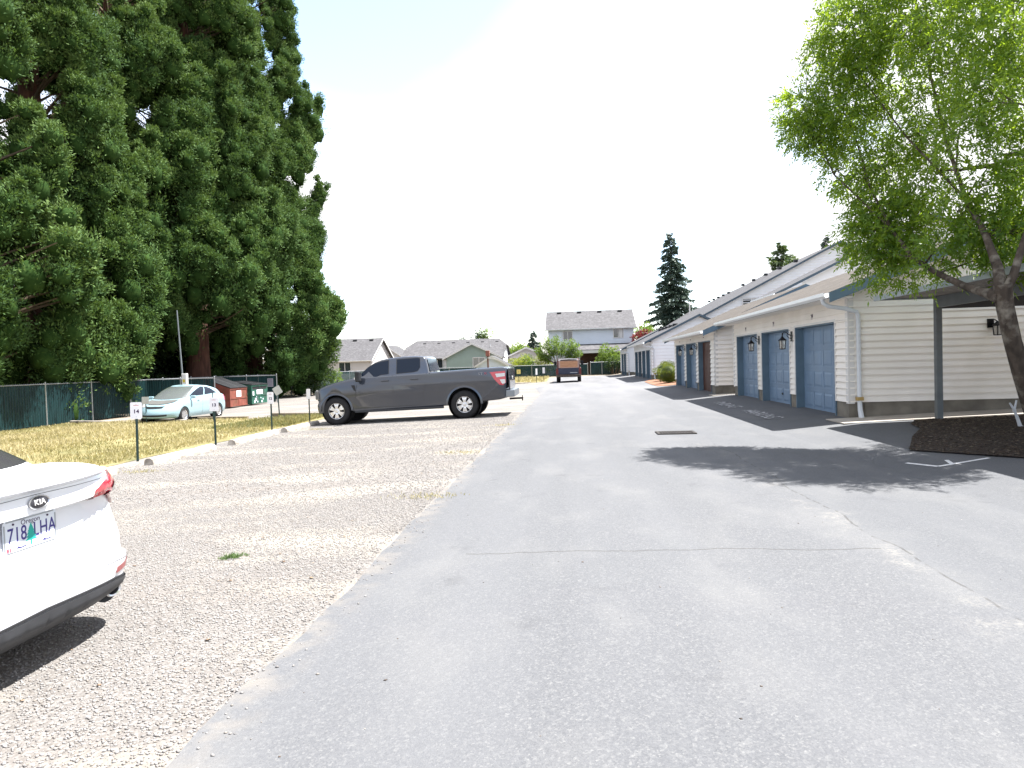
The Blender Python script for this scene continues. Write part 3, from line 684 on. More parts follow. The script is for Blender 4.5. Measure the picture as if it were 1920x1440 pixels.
# two-storey house
h = house(-2.75, 7.1, 82, 92, .05, 5.35, 7.8, 'two-storey pale blue house with dark covered porch, at the end of the drive', 'siding_l', 'roof_x', wins=((5.35, 4.72, 1.05, 1.0, 1), (-.5, 4.62, 1.0, .9, 0)), vents=4)
MB().add([(3.4, .02, 3.45), (9.9, .02, 3.45), (10.0, -3.2, 2.75), (3.3, -3.2, 2.75)], [(0, 1, 2, 3)]).build('porch_roof', M['roof_x'], h, solid=.1)
p = MB(); p.box(3.3, 10.0, -3.25, -3.18, 2.4, 2.72)
for x in (3.5, 6.6, 9.8): p.box(x-.07, x+.07, -3.1, -2.96, 0, 2.6)
p.build('porch_beam', M['trim'], h); MB().box(3.4, 9.7, -.1, -.04, 0, 2.9).build('porch_wall', mat('dark brown porch wall', (.06, .03, .02), .7, var=.2, vs=5), h)
# shed
sh = house(-9.7, -6.5, 70, 73, gz(-8)-.05, 1.42, 2.42, 'small pale garden shed with grey-trimmed doors beside the green back fence', 'siding_l', 'roof_ap', axis='y', over=.15, name='garden_shed')
sh['category'] = 'shed'
d = MB(); M['greytrim'] = mat('grey blue trim', (.22, .26, .31), .5)
for a, b_ in ((.25, 1.15), (1.75, 2.9)):
    d.box(a, b_, -.05, -.03, .1, 1.35)
    f2 = MB(); f2.box(a-.1, a, -.07, -.03, .05, 1.45); f2.box(b_, b_+.1, -.07, -.03, .05, 1.45); f2.box(a-.1, b_+.1, -.072, -.032, 1.35, 1.46); f2.build('door_frame', M['greytrim'], sh)
d.build('door', M['trim'], sh)

# ================================================================ FENCES
def fence(p0, p1, label, h=1.85, bay=3.0, slats=True, top=1.27, ends=(True, True), name='chain_link_fence', matn='slat'):
    p0, p1 = Vector(p0), Vector(p1); Ln = (p1-p0).length; d = (p1-p0)/Ln; ang = math.atan2(d.y, d.x)
    zb = min(gz(p0.x), gz(p1.x)); f = empty(name, (p0.x, p0.y, 0), ang, label, 'fence')
    G_ = lambda t: gz(p0.x+d.x*t)
    n = max(1, round(Ln/bay)); s = MB(); k = int(Ln/.068)
    for i in range(k):
        t = i*.068+.004; a = .011*(1 if i % 2 else -1); z0 = G_(t)+.04+random.uniform(0, .03); z1 = top-.06-random.uniform(0, .02)
        s.add([(t, a, z0), (t+.063, -a*.3, z0), (t+.063, -a*.3, z1), (t, a, z1)], [(0, 1, 2, 3)])
    s.build('slat_panel', M[matn], f, fixn=False)
    r = MB(); r.tube([(0, 0, top-.03), (Ln, 0, top-.03)], .022, 6)
    x = 0
    # knuckles of the mesh along the top
    for i in range(int(Ln/.11)): r.tube([(i*.11, .012, top-.07), (i*.11+.05, .012, top+.02), (i*.11+.1, .012, top-.07)], .004, 3, cap=False)
    r.build('top_rail', M['steel'], f)
    for i in range(n+1):
        if (i == 0 and not ends[0]) or (i == n and not ends[1]): continue
        t = i*Ln/n; MB().lathe([(0, G_(t)-.1), (.032, G_(t)-.1), (.032, top+.03), (.038, top+.04), (.02, top+.07), (0, top+.075)], (t, 0, 0), 'z', 8).build('post', M['steel'], f, smooth=True)
    return f
fence((-23, 14, 0), (-23, 43.3, 0), 'long dark green slatted fence shaded by the tall conifers, behind the dry grass', ends=(True, False))
fence((-23.01, 43.34, 0), (-23.01, 76.5, 0), 'sunlit teal slatted fence beyond the dumpsters, in front of the beige house')
fence((-22.96, 35.9, 0), (-19.15, 35.9, 0), 'short green fence wing behind the pale blue car', ends=(False, True), bay=2.2)
ef_ = fence((-22.96, 43.32, 0), (-18.95, 43.32, 0), 'short dark fence wing with a grey notice, beside the green dumpster', ends=(False, True), bay=2.3)
fence((-22.8, 76.5, 0), (1.6, 76.5, 0), 'dark green slatted back fence between the shed and the far parked truck', top=1.3)
fence((1.9, 76.4, 0), (5.6, 76.4, 0), 'green slatted gate section at the end of the drive, under the ivy', top=1.45, bay=1.2)
nt_ = empty('notice_sign', (-19.35, 43.27, .78), 0, 'small grey notice on the fence wing beside the green dumpster', 'sign')
MB().box(-.19, .19, -.012, 0, -.27, .27).build('panel', mat('notice grey', (.33, .30, .33), .5, var=.05), nt_)
text('lettering', 'NO', .16, M['ink'], nt_, frame((0, -.014, .17), (1, 0, 0), (0, 0, 1)), .001)
b = MB()
for i in range(4): b.box(-.14, .14, -.0135, -.0125, .05-i*.075, .07-i*.075)
b.build('small_print', M['ink'], nt_)
# ================================================================ SIGNS, STOPS, TIMBERS
def post_sign(x, y, hp, pw, ph, plate_top, rz, label, digits=None, lean=(0, 0), twist=0, name='parking_sign', group='numbered parking signs on green posts', dcol='ink', back=False, plate=True, pcol='signw', extra=None):
    z = gz(x); s = empty(name, (x, y, z), rz, label, 'sign', group); s.rotation_euler = (lean[0], lean[1], rz)
    u = MB(); u.box(-.014, .014, .003, .007, -.15, hp); u.box(-.014, -.010, .007, .022, -.15, hp); u.box(.010, .014, .007, .022, -.15, hp); u.box(-.024, -.0141, .020, .0235, -.15, hp); u.box(.0141, .024, .020, .0235, -.15, hp)
    u.build('post', M['greenpost'], s)
    if plate:
        zc = plate_top-ph/2; pl = MB(); n = 5; r = .03; pts = []
        for cx, cy, a0 in ((pw/2-r, ph/2-r, 0), (-pw/2+r, ph/2-r, 90), (-pw/2+r, -ph/2+r, 180), (pw/2-r, -ph/2+r, 270)):
            for k in range(n): t = R(a0+k*90/(n-1)); pts.append((cx+r*math.cos(t), cy+r*math.sin(t)))
        ct, st_ = math.cos(twist), math.sin(twist); pts = [(a*ct-b*st_, zc+a*st_+b*ct) for a, b in pts]
        pl.prism(pts, -.003, 0, 'y'); P_ = pl.build('plate', M['signback'] if back else M[pcol], s)
        if digits: text('number', digits, ph*.30, M[dcol], s, frame((0, -.0045, zc-ph*.06), (1, 0, 0), (0, 0, 1)), .001, 1.0, 1.1, .004)
        if digits: 
            q = MB(); q.box(-pw*.22, pw*.22, -.0045, -.0035, zc+ph*.30, zc+ph*.325); q.build('small_print', M['red'], s)
        bl = MB()
        for zz in (zc+ph*.38, zc-ph*.38): bl.cyl((0, -.0075, zz), (0, -.003, zz), .007, n=6)
        bl.build('bolt', M['steel'], s)
    return s
post_sign(-8.78, 13.3, 1.16, .215, .335, 1.20, R(20), 'white parking sign numbered 14, nearest of the green posts', '14', lean=(0, R(1)))
post_sign(-8.6, 16.05, 1.12, .21, .33, 1.15, R(14), 'white parking sign numbered 13, in front of the pale blue car', '13')
post_sign(-8.47, 18.9, 1.12, .20, .33, 1.15, R(-8), 'white parking sign numbered 12, turned aside before the dumpsters', '12')
post_sign(-8.5, 21.8, 1.10, .20, .32, 1.13, R(-33), 'narrow looking turned white sign just in front of the grey pickup', None)
post_sign(-16.95, 26.35, 1.1, .29, .30, 1.1, R(2), 'back of a bare grey square sign standing behind the number 14 sign', back=True, group='bare sign backs at the timber edging')
post_sign(-13.75, 25.6, 1.12, .3, .3, 1.1, R(90), 'bare green post standing before the pale blue car, without a plate', plate=False, group='bare sign backs at the timber edging', lean=(R(2), R(-2)))
post_sign(-11.45, 26.3, 1.12, .30, .32, 1.22, R(5), 'back of a tilted diamond-wise grey sign between the dumpsters and the pickup', back=True, twist=R(27), group='bare sign backs at the timber edging', lean=(0, R(-2)))
post_sign(-4.45, 57.2, 1.1, .32, .36, 1.15, 0, 'small yellow sign on a thin post before the green back fence', '4', pcol='signy' if 'signy' in M else 'signw', group='small far signs before the back fence')
post_sign(-2.95, 56.5, 1.15, .16, .5, 1.15, R(35), 'thin white sign left of the far parked truck, second from it', None, group='small far signs before the back fence')
post_sign(-2.45, 58.5, 1.15, .2, .5, 1.2, R(10), 'thin white sign nearest the far parked truck', None, group='small far signs before the back fence')
bp = empty('brown_post', (-7.85, 64.5, gz(-7.85)), 0, 'rusty brown post with a box on top, rising behind the pickup bed', 'post')
MB().box(-.07, .07, -.07, .07, 0, 2.6).build('pole', mat('rusty post', (.12, .05, .035), .8, var=.3), bp)
MB().box(-.18, .18, -.15, .15, 2.5, 3.02).build('top_box', mat('rusty box', (.25, .10, .08), .8, var=.3), bp, bevel=.02)
MB().beam((0, -.16, 2.35), (.75, -.16, 2.18), .1, .08).build('arm', M['trim'], bp)
def wheel_stop(x, y, ln, label, rz=0):
    o_ = MB(); pr = [(-.10, -.03), (-.10, .05), (-.075, .115), (-.03, .14), (.03, .14), (.075, .115), (.10, .05), (.10, -.03)]
    n = 14; vs = []
    for i in range(n+1):
        t = -ln/2+ln*i/n
        for a, b in pr: vs.append((a+random.uniform(-.004, .004), t, b+random.uniform(-.005, .004)))
    m_ = len(pr); fs = [(i*m_+k, i*m_+(k+1) % m_, (i+1)*m_+(k+1) % m_, (i+1)*m_+k) for i in range(n) for k in range(m_)]
    fs += [tuple(range(m_)), tuple(n*m_+k for k in reversed(range(m_)))]
    o_.add(vs, fs); o = o_.build('wheel_stop', M['stop'], bevel=.008); o.location = (x, y, gz(x)); o.rotation_euler = (0, 0, rz)
    tag(o, label, 'wheel stop', 'concrete wheel stops along the gravel edge')
wheel_stop(-8.08, 10.3, 2.45, 'pale wheel stop just showing past the white car, nearest of the row')
wheel_stop(-8.08, 13.75, 2.35, 'pale concrete wheel stop beside the sign numbered 14')
wheel_stop(-8.08, 17.05, 2.6, 'pale concrete wheel stop between the signs numbered 13 and 12', R(1.5))
wheel_stop(-8.05, 20.0, 2.5, 'pale concrete wheel stop next to the front wheel of the grey pickup')
def timber(x0, y0, x1, y1, label, h=.14, m_='wood'):
    L_ = math.hypot(x1-x0, y1-y0); o = MB().box(0, L_, -.07, .07, -.05, h).build('edging_timber', M[m_], bevel=.012)
    o.location = (x0, y0, gz((x0+x1)/2)); o.rotation_euler = (0, -math.atan2(gz(x1)-gz(x0), L_)*0, math.atan2(y1-y0, x1-x0)); tag(o, label, 'timber edging', 'edging beams behind the grass')
timber(-22.6, 29.6, -18.6, 28.2, 'pale edging beam in shade at the left, by the long fence', .11, 'stop')
timber(-18.4, 27.9, -15.5, 26.7, 'pale concrete beam under the nose of the pale blue car', .13, 'stop')
timber(-14.9, 26.55, -12.75, 26.35, 'grey timber beam right of the pale blue car')
timber(-11.9, 26.6, -9.3, 25.9, 'grey timber beam left of the pickup, before the gravel turning area')
timber(-6.6, 55.4, -3.4, 56.4, 'long pale edging beam on the ground before the shed', .12, 'stop')
# ---------------------------------------------------------------- dumpsters
def dumpster(x, y, w, dp, hf, hb, body, label, slot=False):
    """front faces +x at x; runs y..y+w"""
    d = empty('dumpster', (x, y, gz(x)), 0, label, 'dumpster', 'steel dumpsters by the fence')
    b = MB(); b.prism([(0, .08), (0, hf), (-dp, hb), (-dp, .25), (-dp*.8, .08)], .0, w, 'y')
    b.build('body', M[body], d, bevel=.015)
    r = MB(); r.box(.001, .03, -.02, w+.02, hf-.08, hf-.01); r.box(.001, .025, -.01, w+.01, hf*.46, hf*.46+.06); r.box(.001, .025, -.01, w+.01, .10, .16)
    for yy in (.0, w*.5, w-.05): r.box(.0011, .022, yy, yy+.05, .1, hf-.08)
    r.build('rib', M[body], d)
    for yy in (-.09, w+.002): MB().box(-dp*.75, -dp*.15, yy, yy+.088, hf*.52, hf*.52+.14).build('lift_pocket', M[body], d, bevel=.01)
    for a, c_ in ((.0, w/2-.01), (w/2+.01, w)):
        l_ = MB(); l_.prism([(.06, hf+.005), (.06, hf+.045), (-dp-.03, hb+.06), (-dp-.03, hb+.01)], a, c_, 'y')
        for k in range(1, 4): l_.prism([(.05, hf+.046), (.05, hf+.062), (-dp, hb+.075), (-dp, hb+.06)], a+k*(c_-a)/4-.03, a+k*(c_-a)/4+.03, 'y')
        l_.build('lid', M['blackpl'], d, bevel=.01)
    return d
M['dred'] = mat('rust red dumpster steel', (.19, .058, .04), .65, var=.2, vs=3, dirt=((.12, .05, .03), 2), bump=.15, bs=20)
M['dgreen'] = mat('dark green dumpster steel', (.02, .09, .06), .6, var=.3, vs=3, dirt=((.04, .06, .05), 2), bump=.15, bs=20)
d1 = dumpster(-19.2, 37.6, 2.05, 1.55, 1.13, 1.72, 'dred', 'rust red dumpster with black sloping lid, behind the pale blue car')
MB().box(.026, .03, .75, 1.3, .62, .98).build('notice', M['signw'], d1)
b = MB()
for i in range(5): b.box(.0301, .0315, .82, 1.22, .68+i*.055, .695+i*.055)
b.build('small_print', M['ink'], d1)
d2 = dumpster(-19.2, 40.25, 2.2, 1.3, 1.22, 1.42, 'dgreen', 'dark green dumpster with white notice, next to the fence wing')
MB().box(.001, .004, .15, 2.05, .95, 1.12).build('open_slot', M['dark'], d2)
MB().box(.026, .03, .65, 1.45, .66, .93).build('notice', M['signw'], d2)
MB().box(.0265, .0305, .12, .3, .6, .85).build('notice', M['signw'], d2)
pm = MB()
for (yy, zz, a) in ((.5, .35, .18), (.35, .22, .12), (.75, .2, .1), (1.35, .2, .14), (1.5, .34, .1), (1.2, .42, .07), (.62, .5, .06)):
    pm.prism([(yy+a*math.cos(t)*random.uniform(.6, 1), zz+a*.8*math.sin(t)*random.uniform(.6, 1)) for t in np.linspace(0, 6.28, 9)[:-1]], .026, .029, 'x')
pm.build('worn_paint', mat('worn white patches', (.5, .55, .6), .6, var=.2), d2)
dumpster(-19.75, 35.98, 1.1, 1.0, 1.02, 1.2, 'dred', 'small red bin just showing between the pale blue car and the big red dumpster')
# pole and utility box
pl = empty('light_pole', (-19.3, 33.3, gz(-19.3)), 0, 'thin dark leaning pole rising behind the pale blue car', 'pole')
MB().tube([(0, 0, 0), (-.12, 0, 2.0), (-.26, 0, 5.2)], [.05, .045, .035], 10).build('shaft', M['cpost'], pl, smooth=True)
ub = empty('utility_post', (-19.0, 32.8, gz(-19)), 0, 'white metal utility post with a yellow mark, behind the roof of the pale blue car', 'utility box')
MB().box(-.12, .12, -.1, .1, 0, 2.03).build('casing', M['trim'], ub, bevel=.02)
MB().box(-.06, .06, -.106, -.101, 1.6, 1.75).build('label', mat('yellow label', (.5, .4, .05), .6), ub)
# bent stake by the mulch bed
bs_ = empty('bent_stake', (7.2, 12.1, gz(7.2)), R(10), 'crumpled pale metal stake sticking out of the mulch by the leaning tree', 'stake')
b = MB(); b.tube([(.09, 0, 0), (.05, 0, .12), (.0, 0, .25), (-.02, .0, .3)], [.035, .028, .022, .03], 6); b.tube([(-.02, 0, .3), (-.1, 0, .42)], [.02, .014], 6); b.tube([(-.02, 0, .3), (.02, 0, .46)], [.02, .014], 6)
b.tube([(.15, -.02, .01), (.09, 0, .02), (.04, .03, .0)], [.02, .03, .02], 6)
b.build('crumpled_strip', M['pipe'], bs_)
# ================================================================ VEHICLES
def carpaint(name, c, rough=.3, coat=.8, metal=0, var=0):
    m_ = mat(name, c, rough, metal, coat=coat, spec=.5, var=var, vs=2); return m_
M['white_paint'] = carpaint('white car paint', (.74, .75, .78))
M['grey_paint'] = carpaint('dark grey car paint', (.027, .033, .046), .22, .9, .15)
M['aqua_paint'] = carpaint('pale aqua car paint', (.26, .39, .43), .35, .7, .1)
M['faded'] = mat('faded grey bonnet paint', (.085, .085, .08), .7, var=.12, vs=4)
M['maroon'] = carpaint('old maroon paint', (.09, .025, .022), .5, .2, 0, .2)
M['plywood'] = mat('plywood sheet', (.36, .19, .11), .8, var=.18, vs=3, stretch=(1, 1, 5))
M['seam'] = mat('shut line', (.02, .02, .022), .9)
M['sill'] = mat('plastic trim', (.03, .032, .036), .6)
def wheel(parent, x, y, r, w, sgn, rr, ns=6, mrim='chrome', steer=0, dark=False, doubles=False):
    """sgn=+1: outer face towards +y"""
    e = bpy.data.objects.new('wheel', None); e.empty_display_size = .1; link(e, parent); e.location = (x, y, r); e.rotation_euler = (0, 0, steer)
    h = w/2; s = sgn
    t = MB(); pf = [(rr-.01, -h*.8), (rr+.01, -h*.96), (r-.05, -h), (r-.018, -h*.86), (r-.002, -h*.6), (r, 0), (r-.002, h*.6), (r-.018, h*.86), (r-.05, h), (rr+.01, h*.96), (rr-.01, h*.8), (rr-.012, h*.3)]
    t.lathe(pf, axis='y', n=40)
    for k in range(36):      # tread blocks
        a = 2*math.pi*k/36; c_, s_ = math.cos(a), math.sin(a)
        for yy in (-h*.68, h*.28): t.obox(((r+.001)*c_, yy+h*.2, (r+.001)*s_), (.014, h*.36, .04), Matrix(((c_, 0, s_), (0, 1, 0), (-s_, 0, c_))).transposed().to_3x3() if False else Matrix(((c_, 0, -s_), (0, 1, 0), (s_, 0, c_))))
    t.build('tyre', M['rubber'], e, smooth=True)
    rim = MB(); rim.lathe([(rr-.03, -s*h*.6), (rr-.02, s*h*.2), (rr, s*h*.72), (rr+.008, s*h*.86), (rr-.012, s*h*.84), (rr-.03, s*h*.55)], axis='y', n=40)
    for k in range(ns):
        a = 2*math.pi*(k+.5)/ns; da = .55*2*math.pi/ns/2
        for off, wd in (((-.16, .5), (.16, .5)) if doubles else ((0, 1),)):
            ao = a+off*2*math.pi/ns
            pts = []
            for rad, wf in ((.07, .30*.2), (rr*.5, .055*wd+.015), (rr-.02, (.075*wd+.02)*(1.25 if not doubles else 1))):
                for sg in (-1, 1):
                    t_ = ao+sg*wf/max(rad, .05)/1.6; pts.append((rad*math.cos(t_), rad*math.sin(t_)))
            yo = [s*h*.66, s*h*.66, s*h*.74, s*h*.74, s*h*.66, s*h*.66]; vs = [(p[0], q, p[1]) for p, q in zip(pts, yo)]+[(p[0], q-s*.03, p[1]) for p, q in zip(pts, yo)]
            rim.add(vs, [(0, 1, 3, 2), (2, 3, 5, 4), (0, 2, 8, 6), (2, 4, 10, 8), (1, 7, 9, 3), (3, 9, 11, 5)])
    rim.lathe([(0, s*h*.74), (.045, s*h*.73), (.06, s*h*.66), (.085, s*h*.64), (.09, s*h*.5)], axis='y', n=20)
    rim.build('rim', M[mrim], e, smooth=30)
    MB().lathe([(0, s*h*.25), (rr-.03, s*h*.25)], axis='y', n=24).build('brake_disc', M['black'], e)
    return e
def profile_solid(outline, layers, ymap=None, xmap=None):
    """side outline (x,z) lofted across y; layers = [(y, inset)]"""
    n = len(outline); P_ = [Vector((a, b)) for a, b in outline]
    area = sum(P_[i].x*P_[(i+1) % n].y-P_[(i+1) % n].x*P_[i].y for i in range(n)); sg = 1 if area > 0 else -1
    nr = []
    for i in range(n):
        a = (P_[i]-P_[i-1]).normalized(); b = (P_[(i+1) % n]-P_[i]).normalized(); t = (a+b); t = t.normalized() if t.length > 1e-6 else a
        nr.append(Vector((-t.y, t.x))*sg)
    mb = MB(); vs = []
    for y, ins in layers:
        for p, q in zip(P_, nr):
            w_ = p+q*ins; yy = ymap(y, w_.x, w_.y) if ymap else y; xx = xmap(y, w_.x, w_.y) if xmap else w_.x; vs.append((xx, yy, w_.y))
    fs = [(i*n+k, i*n+(k+1) % n, (i+1)*n+(k+1) % n, (i+1)*n+k) for i in range(len(layers)-1) for k in range(n)]
    fs += [tuple(reversed(range(n))), tuple((len(layers)-1)*n+k for k in range(n))]
    return mb.add(vs, fs)
def boolean(o, cutters):
    for c in cutters:
        md = o.modifiers.new('b', 'BOOLEAN'); md.operation = 'DIFFERENCE'; md.solver = 'EXACT'; md.object = c
    dg = bpy.context.evaluated_depsgraph_get(); dg.update()
    me = bpy.data.meshes.new_from_object(o.evaluated_get(dg)); o.modifiers.clear(); o.data = me
    for c in cutters: bpy.data.objects.remove(c)
def arc(cx, cz, r, a0, a1, n=12): return [(cx+r*math.cos(R(a0+(a1-a0)*i/n)), cz+r*math.sin(R(a0+(a1-a0)*i/n))) for i in range(n+1)]
def patch_poly(poly, f, name, m_, parent, cuts=3, smooth=True, thick=0):
    """fill a 2-D polygon, subdivide it and map every point through f(a, b)"""
    bm = bmesh.new(); vs = [bm.verts.new((a, b, 0)) for a, b in poly]; bm.faces.new(vs)
    bmesh.ops.triangulate(bm, faces=bm.faces)
    for _ in range(cuts): bmesh.ops.subdivide_edges(bm, edges=[e for e in bm.edges if e.calc_length() > .045], cuts=1); bmesh.ops.triangulate(bm, faces=[x for x in bm.faces if len(x.verts) > 3])
    for v in bm.verts: v.co = Vector(f(v.co.x, v.co.y))
    bmesh.ops.recalc_face_normals(bm, faces=bm.faces)
    me = bpy.data.meshes.new(name); bm.to_mesh(me); bm.free(); me.materials.append(m_)
    if smooth: me.shade_smooth()
    o = link(bpy.data.objects.new(name, me), parent)
    if thick: md = o.modifiers.new('s', 'SOLIDIFY'); md.thickness = thick; md.offset = 0
    return o
# ---------------------------------------------------------------- the grey pickup
tk = empty('pickup_truck', (-7.17, 21.6, gz(-5.4)-.035), math.pi, 'dark grey crew cab pickup with bright wheels parked across the gravel', 'pickup truck')
tk.rotation_euler = (0, .027, math.pi)
WB = 3.93
low = [(.69, .36), (.715, .5), (.71, .62), (.68, .67), (.665, .74), (.675, 1.0), (.655, 1.075), (.58, 1.135), (.35, 1.2), (.05, 1.27), (-.3, 1.335), (-.6, 1.39), (-.78, 1.415),
       (-1.6, 1.42), (-2.86, 1.43), (-2.90, 1.43), (-4.0, 1.45), (-5.1, 1.47), (-5.26, 1.455), (-5.29, 1.40), (-5.27, 1.1), (-5.24, .8), (-5.20, .54), (-5.0, .50), (-WB-.52, .47)]
low += [p for p in arc(-WB, .43, .5, 178, 2)][0:] + [(-WB+.52, .40), (-2.9, .38), (-1.6, .36), (-.56, .345)] + [p for p in arc(0, .43, .475, 185, -5)] + [(.5, .34)]
ly = [(-1, .055), (-.985, .022), (-.955, .004), (-.9, 0), (0, 0), (.9, 0), (.955, .004), (.985, .022), (1, .055)]
body = profile_solid(low, ly, ymap=lambda y, x, z: y*(1.0-.055*max(0, (z-1.0)/.45)**2-.03*max(0, (.7-z)/.35)**2), xmap=lambda y, x, z: x-.16*max(0, min(1, (x-.1)/.5))*abs(y)**4+.05*max(0, min(1, (-4.8-x)/.4))*abs(y)**6)
bo = body.build('body', M['grey_paint'], tk)
cut = MB().box(-5.16, -3.02, -.80, .80, .85, 2).build('c', M['dark'], tk); cut2 = MB().box(-WB-.6, .55, -.72, .72, .2, .62).build('c', M['dark'], tk)
boolean(bo, [cut, cut2]); bo.data.shade_smooth(); bo.data.set_sharp_from_angle(angle=R(30))
MB().box(-WB-.45, .45, -.60, .60, .38, .63).build('chassis', M['dark'], tk)
gy = lambda y, x, z: y*(.95-max(0, z-1.38)*.32)
gh = [(-.70, 1.38), (-.86, 1.56), (-1.03, 1.70), (-1.22, 1.81), (-1.45, 1.885), (-1.75, 1.925), (-2.1, 1.945), (-2.5, 1.94), (-2.72, 1.915), (-2.80, 1.86), (-2.86, 1.6), (-2.9, 1.38)]
profile_solid(gh, [(-1, .035), (-.985, .012), (-.95, 0), (0, 0), (.95, 0), (.985, .012), (1, .035)], ymap=gy).build('cab', M['grey_paint'], tk, smooth=40)
SY = 1
for s in (1, -1):
    f = lambda a, b, s=s: (a, s*(gy(1, a, b)+.004), b)
    P1 = [(-.93, 1.425), (-.90, 1.49), (-1.05, 1.665), (-1.22, 1.765), (-1.45, 1.83), (-1.66, 1.855), (-1.66, 1.43), (-1.38, 1.42), (-1.22, 1.355), (-.97, 1.33)]
    P1 = [(-.83, 1.36), (-.83, 1.50), (-1.02, 1.67), (-1.22, 1.775), (-1.44, 1.832), (-1.66, 1.855), (-1.66, 1.455), (-1.42, 1.44), (-1.27, 1.375), (-1.1, 1.345)]
    P2 = [(-1.92, 1.868), (-2.55, 1.878), (-2.62, 1.86), (-2.63, 1.60), (-2.56, 1.50), (-2.45, 1.475), (-1.92, 1.455)]
    for p in (P1, P2):
        cx = sum(a for a, b in p)/len(p); cz = sum(b for a, b in p)/len(p)
        big = [(cx+(a-cx)*1.045, cz+(b-cz)*1.085) for a, b in p]
        fr = patch_poly(big, lambda a, b, s=s: (a, s*(gy(1, a, b)+.0015), b), 'side_window', M['sill'], tk, 0, False)
        patch_poly(p, f, 'pane', M['carglass'], fr, 0, False)
    # shut lines as thin dark strips just proud of the skin
    sm = MB(); hw = lambda z: s*(1.0-.055*max(0, (z-1.0)/.45)**2-.03*max(0, (.7-z)/.35)**2+.0015)
    def seam(pts, w=.007):
        for (a, b), (c_, d) in zip(pts, pts[1:]):
            dx, dz = c_-a, d-b; l_ = math.hypot(dx, dz); nx, nz = -dz/l_*w/2, dx/l_*w/2
            sm.add([(a-nx, hw(b-nz), b-nz), (c_-nx, hw(d-nz), d-nz), (c_+nx, hw(d+nz), d+nz), (a+nx, hw(b+nz), b+nz)], [(0, 1, 2, 3)])
    seam([(-.68, .47), (-.62, .8), (-.66, 1.1), (-.72, 1.36)]); seam([(-1.80, .47), (-1.79, 1.0), (-1.79, 1.41)]); seam([(-2.72, .85), (-2.80, 1.1), (-2.83, 1.41)]); seam([(-2.915, .42), (-2.915, 1.42)], .018)
    seam([(-.6, .47), (-2.5, .47), (-2.72, .62), (-2.72, .85)])
    sm.build('shut_line', M['seam'], bo)
    dec = MB()
    # lower sill, flares, handles
    sl_ = MB(); sl_.box(-3.3, -.58, min(s*.93, s*1.0), max(s*.93, s*1.0), .33, .40); sl_.build('sill', M['sill'], tk, bevel=.012)
    for cx, r0 in ((0, .475), (-WB, .5)):
        fl = MB(); A = arc(cx, .43, r0-.004, -2, 182, 20); B = arc(cx, .43, r0+.055, -2, 182, 20)
        for (a, b), (c_, d), (e_, f_), (g_, h_) in zip(A, A[1:], B, B[1:]):
            fl.add([(a, s*1.012, b), (c_, s*1.012, d), (g_, s*.996, h_), (e_, s*.996, f_), (a, s*.9, b), (c_, s*.9, d)], [(0, 1, 2, 3), (0, 4, 5, 1)])
        fl.build('wheel_flare', M['grey_paint'], tk, smooth=True)
        MB().lathe([(0, 0), (r0-.01, 0), (r0-.01, s*.35)], (cx, s*.60, .43), 'y', 24).build('wheel_well', M['dark'], tk)
    for hx in (-1.55, -2.45):
        hd = MB(); hd.box(hx-.12, hx+.12, min(s*1.0, s*1.03), max(s*1.0, s*1.03), 1.24, 1.275); hd.build('door_handle', M['grey_paint'], tk, bevel=.012)
    mr = MB(); mr.obox((-.78, s*1.13, 1.42), (.14, .24, .32), Matrix.Identity(3)); mi = mr.build('mirror', M['blackpl'], tk, bevel=.04)
    MB().obox((-.70, s*1.14, 1.37), (.02, .2, .06), Matrix.Identity(3)).build('indicator', M['chrome'], mi)
    # lights
    rl = lambda a, b, s=s: (a, s*(1.0-.055*max(0, (b-1.0)/.45)**2+.004), b)
    o = patch_poly([(-4.74, 1.33), (-5.20, 1.345), (-5.21, 1.0), (-5.12, .925), (-5.02, .94), (-4.86, 1.12)], rl, 'tail_light', M['redlens'], tk, 2)
    rl2 = lambda a, b, s=s: (a, s*(1.0-.055*max(0, (b-1.0)/.45)**2+.0075), b)
    patch_poly([(-4.90, 1.275), (-5.19, 1.285), (-5.19, 1.19), (-4.94, 1.17)], rl2, 'reversing_lens', M['clearlens'], o, 1)
    patch_poly([(-5.03, 1.10), (-5.19, 1.10), (-5.19, .985), (-5.10, .965)], rl2, 'reversing_lens', M['clearlens'], o, 1)
    hl = lambda a, b, s=s: (a+.005, s*(1.0-.16*0)-s*.28*max(0, a-.36)**1.3+s*.0, b)
    nm = MB(); nm.obox((.56, s*.87, .92), (.16, .16, .28), Matrix.Rotation(-s*.5, 3, 'Z')); hlm = nm.build('headlight', mat('smoked lens', (.12, .12, .12), .2, coat=.6), tk, bevel=.03)
    MB().obox((.50, s*.93, .91), (.10, .05, .24), Matrix.Rotation(-s*.3, 3, 'Z')).build('amber_lens', M['amber'], hlm, bevel=.015)
    for cx in (0, -WB): wheel(tk, cx, s*.865, .41, .27, s, .245, 6 if True else 5, 'chrome')
    vb = MB(); vb.add([(-.50, s*.985, 1.17), (-.62, s*.985, 1.17), (-.64, s*.992, .98), (-.58, s*.992, 1.02)], [(0, 1, 2, 3)]); vb.build('fender_vent', M['blackpl'], tk, solid=.012)
ws = [(-.80, 1.44), (-1.04, 1.69), (-1.40, 1.865)]
wb = MB()
for (a, b), (c_, d) in zip(ws, ws[1:]): wb.add([(a+.006, -gy(.93, 0, b), b+.006), (a+.006, gy(.93, 0, b), b+.006), (c_+.004, gy(.93, 0, d), d+.008), (c_+.004, -gy(.93, 0, d), d+.008)], [(0, 1, 2, 3)])
wb.build('windscreen', M['carglass'], tk)
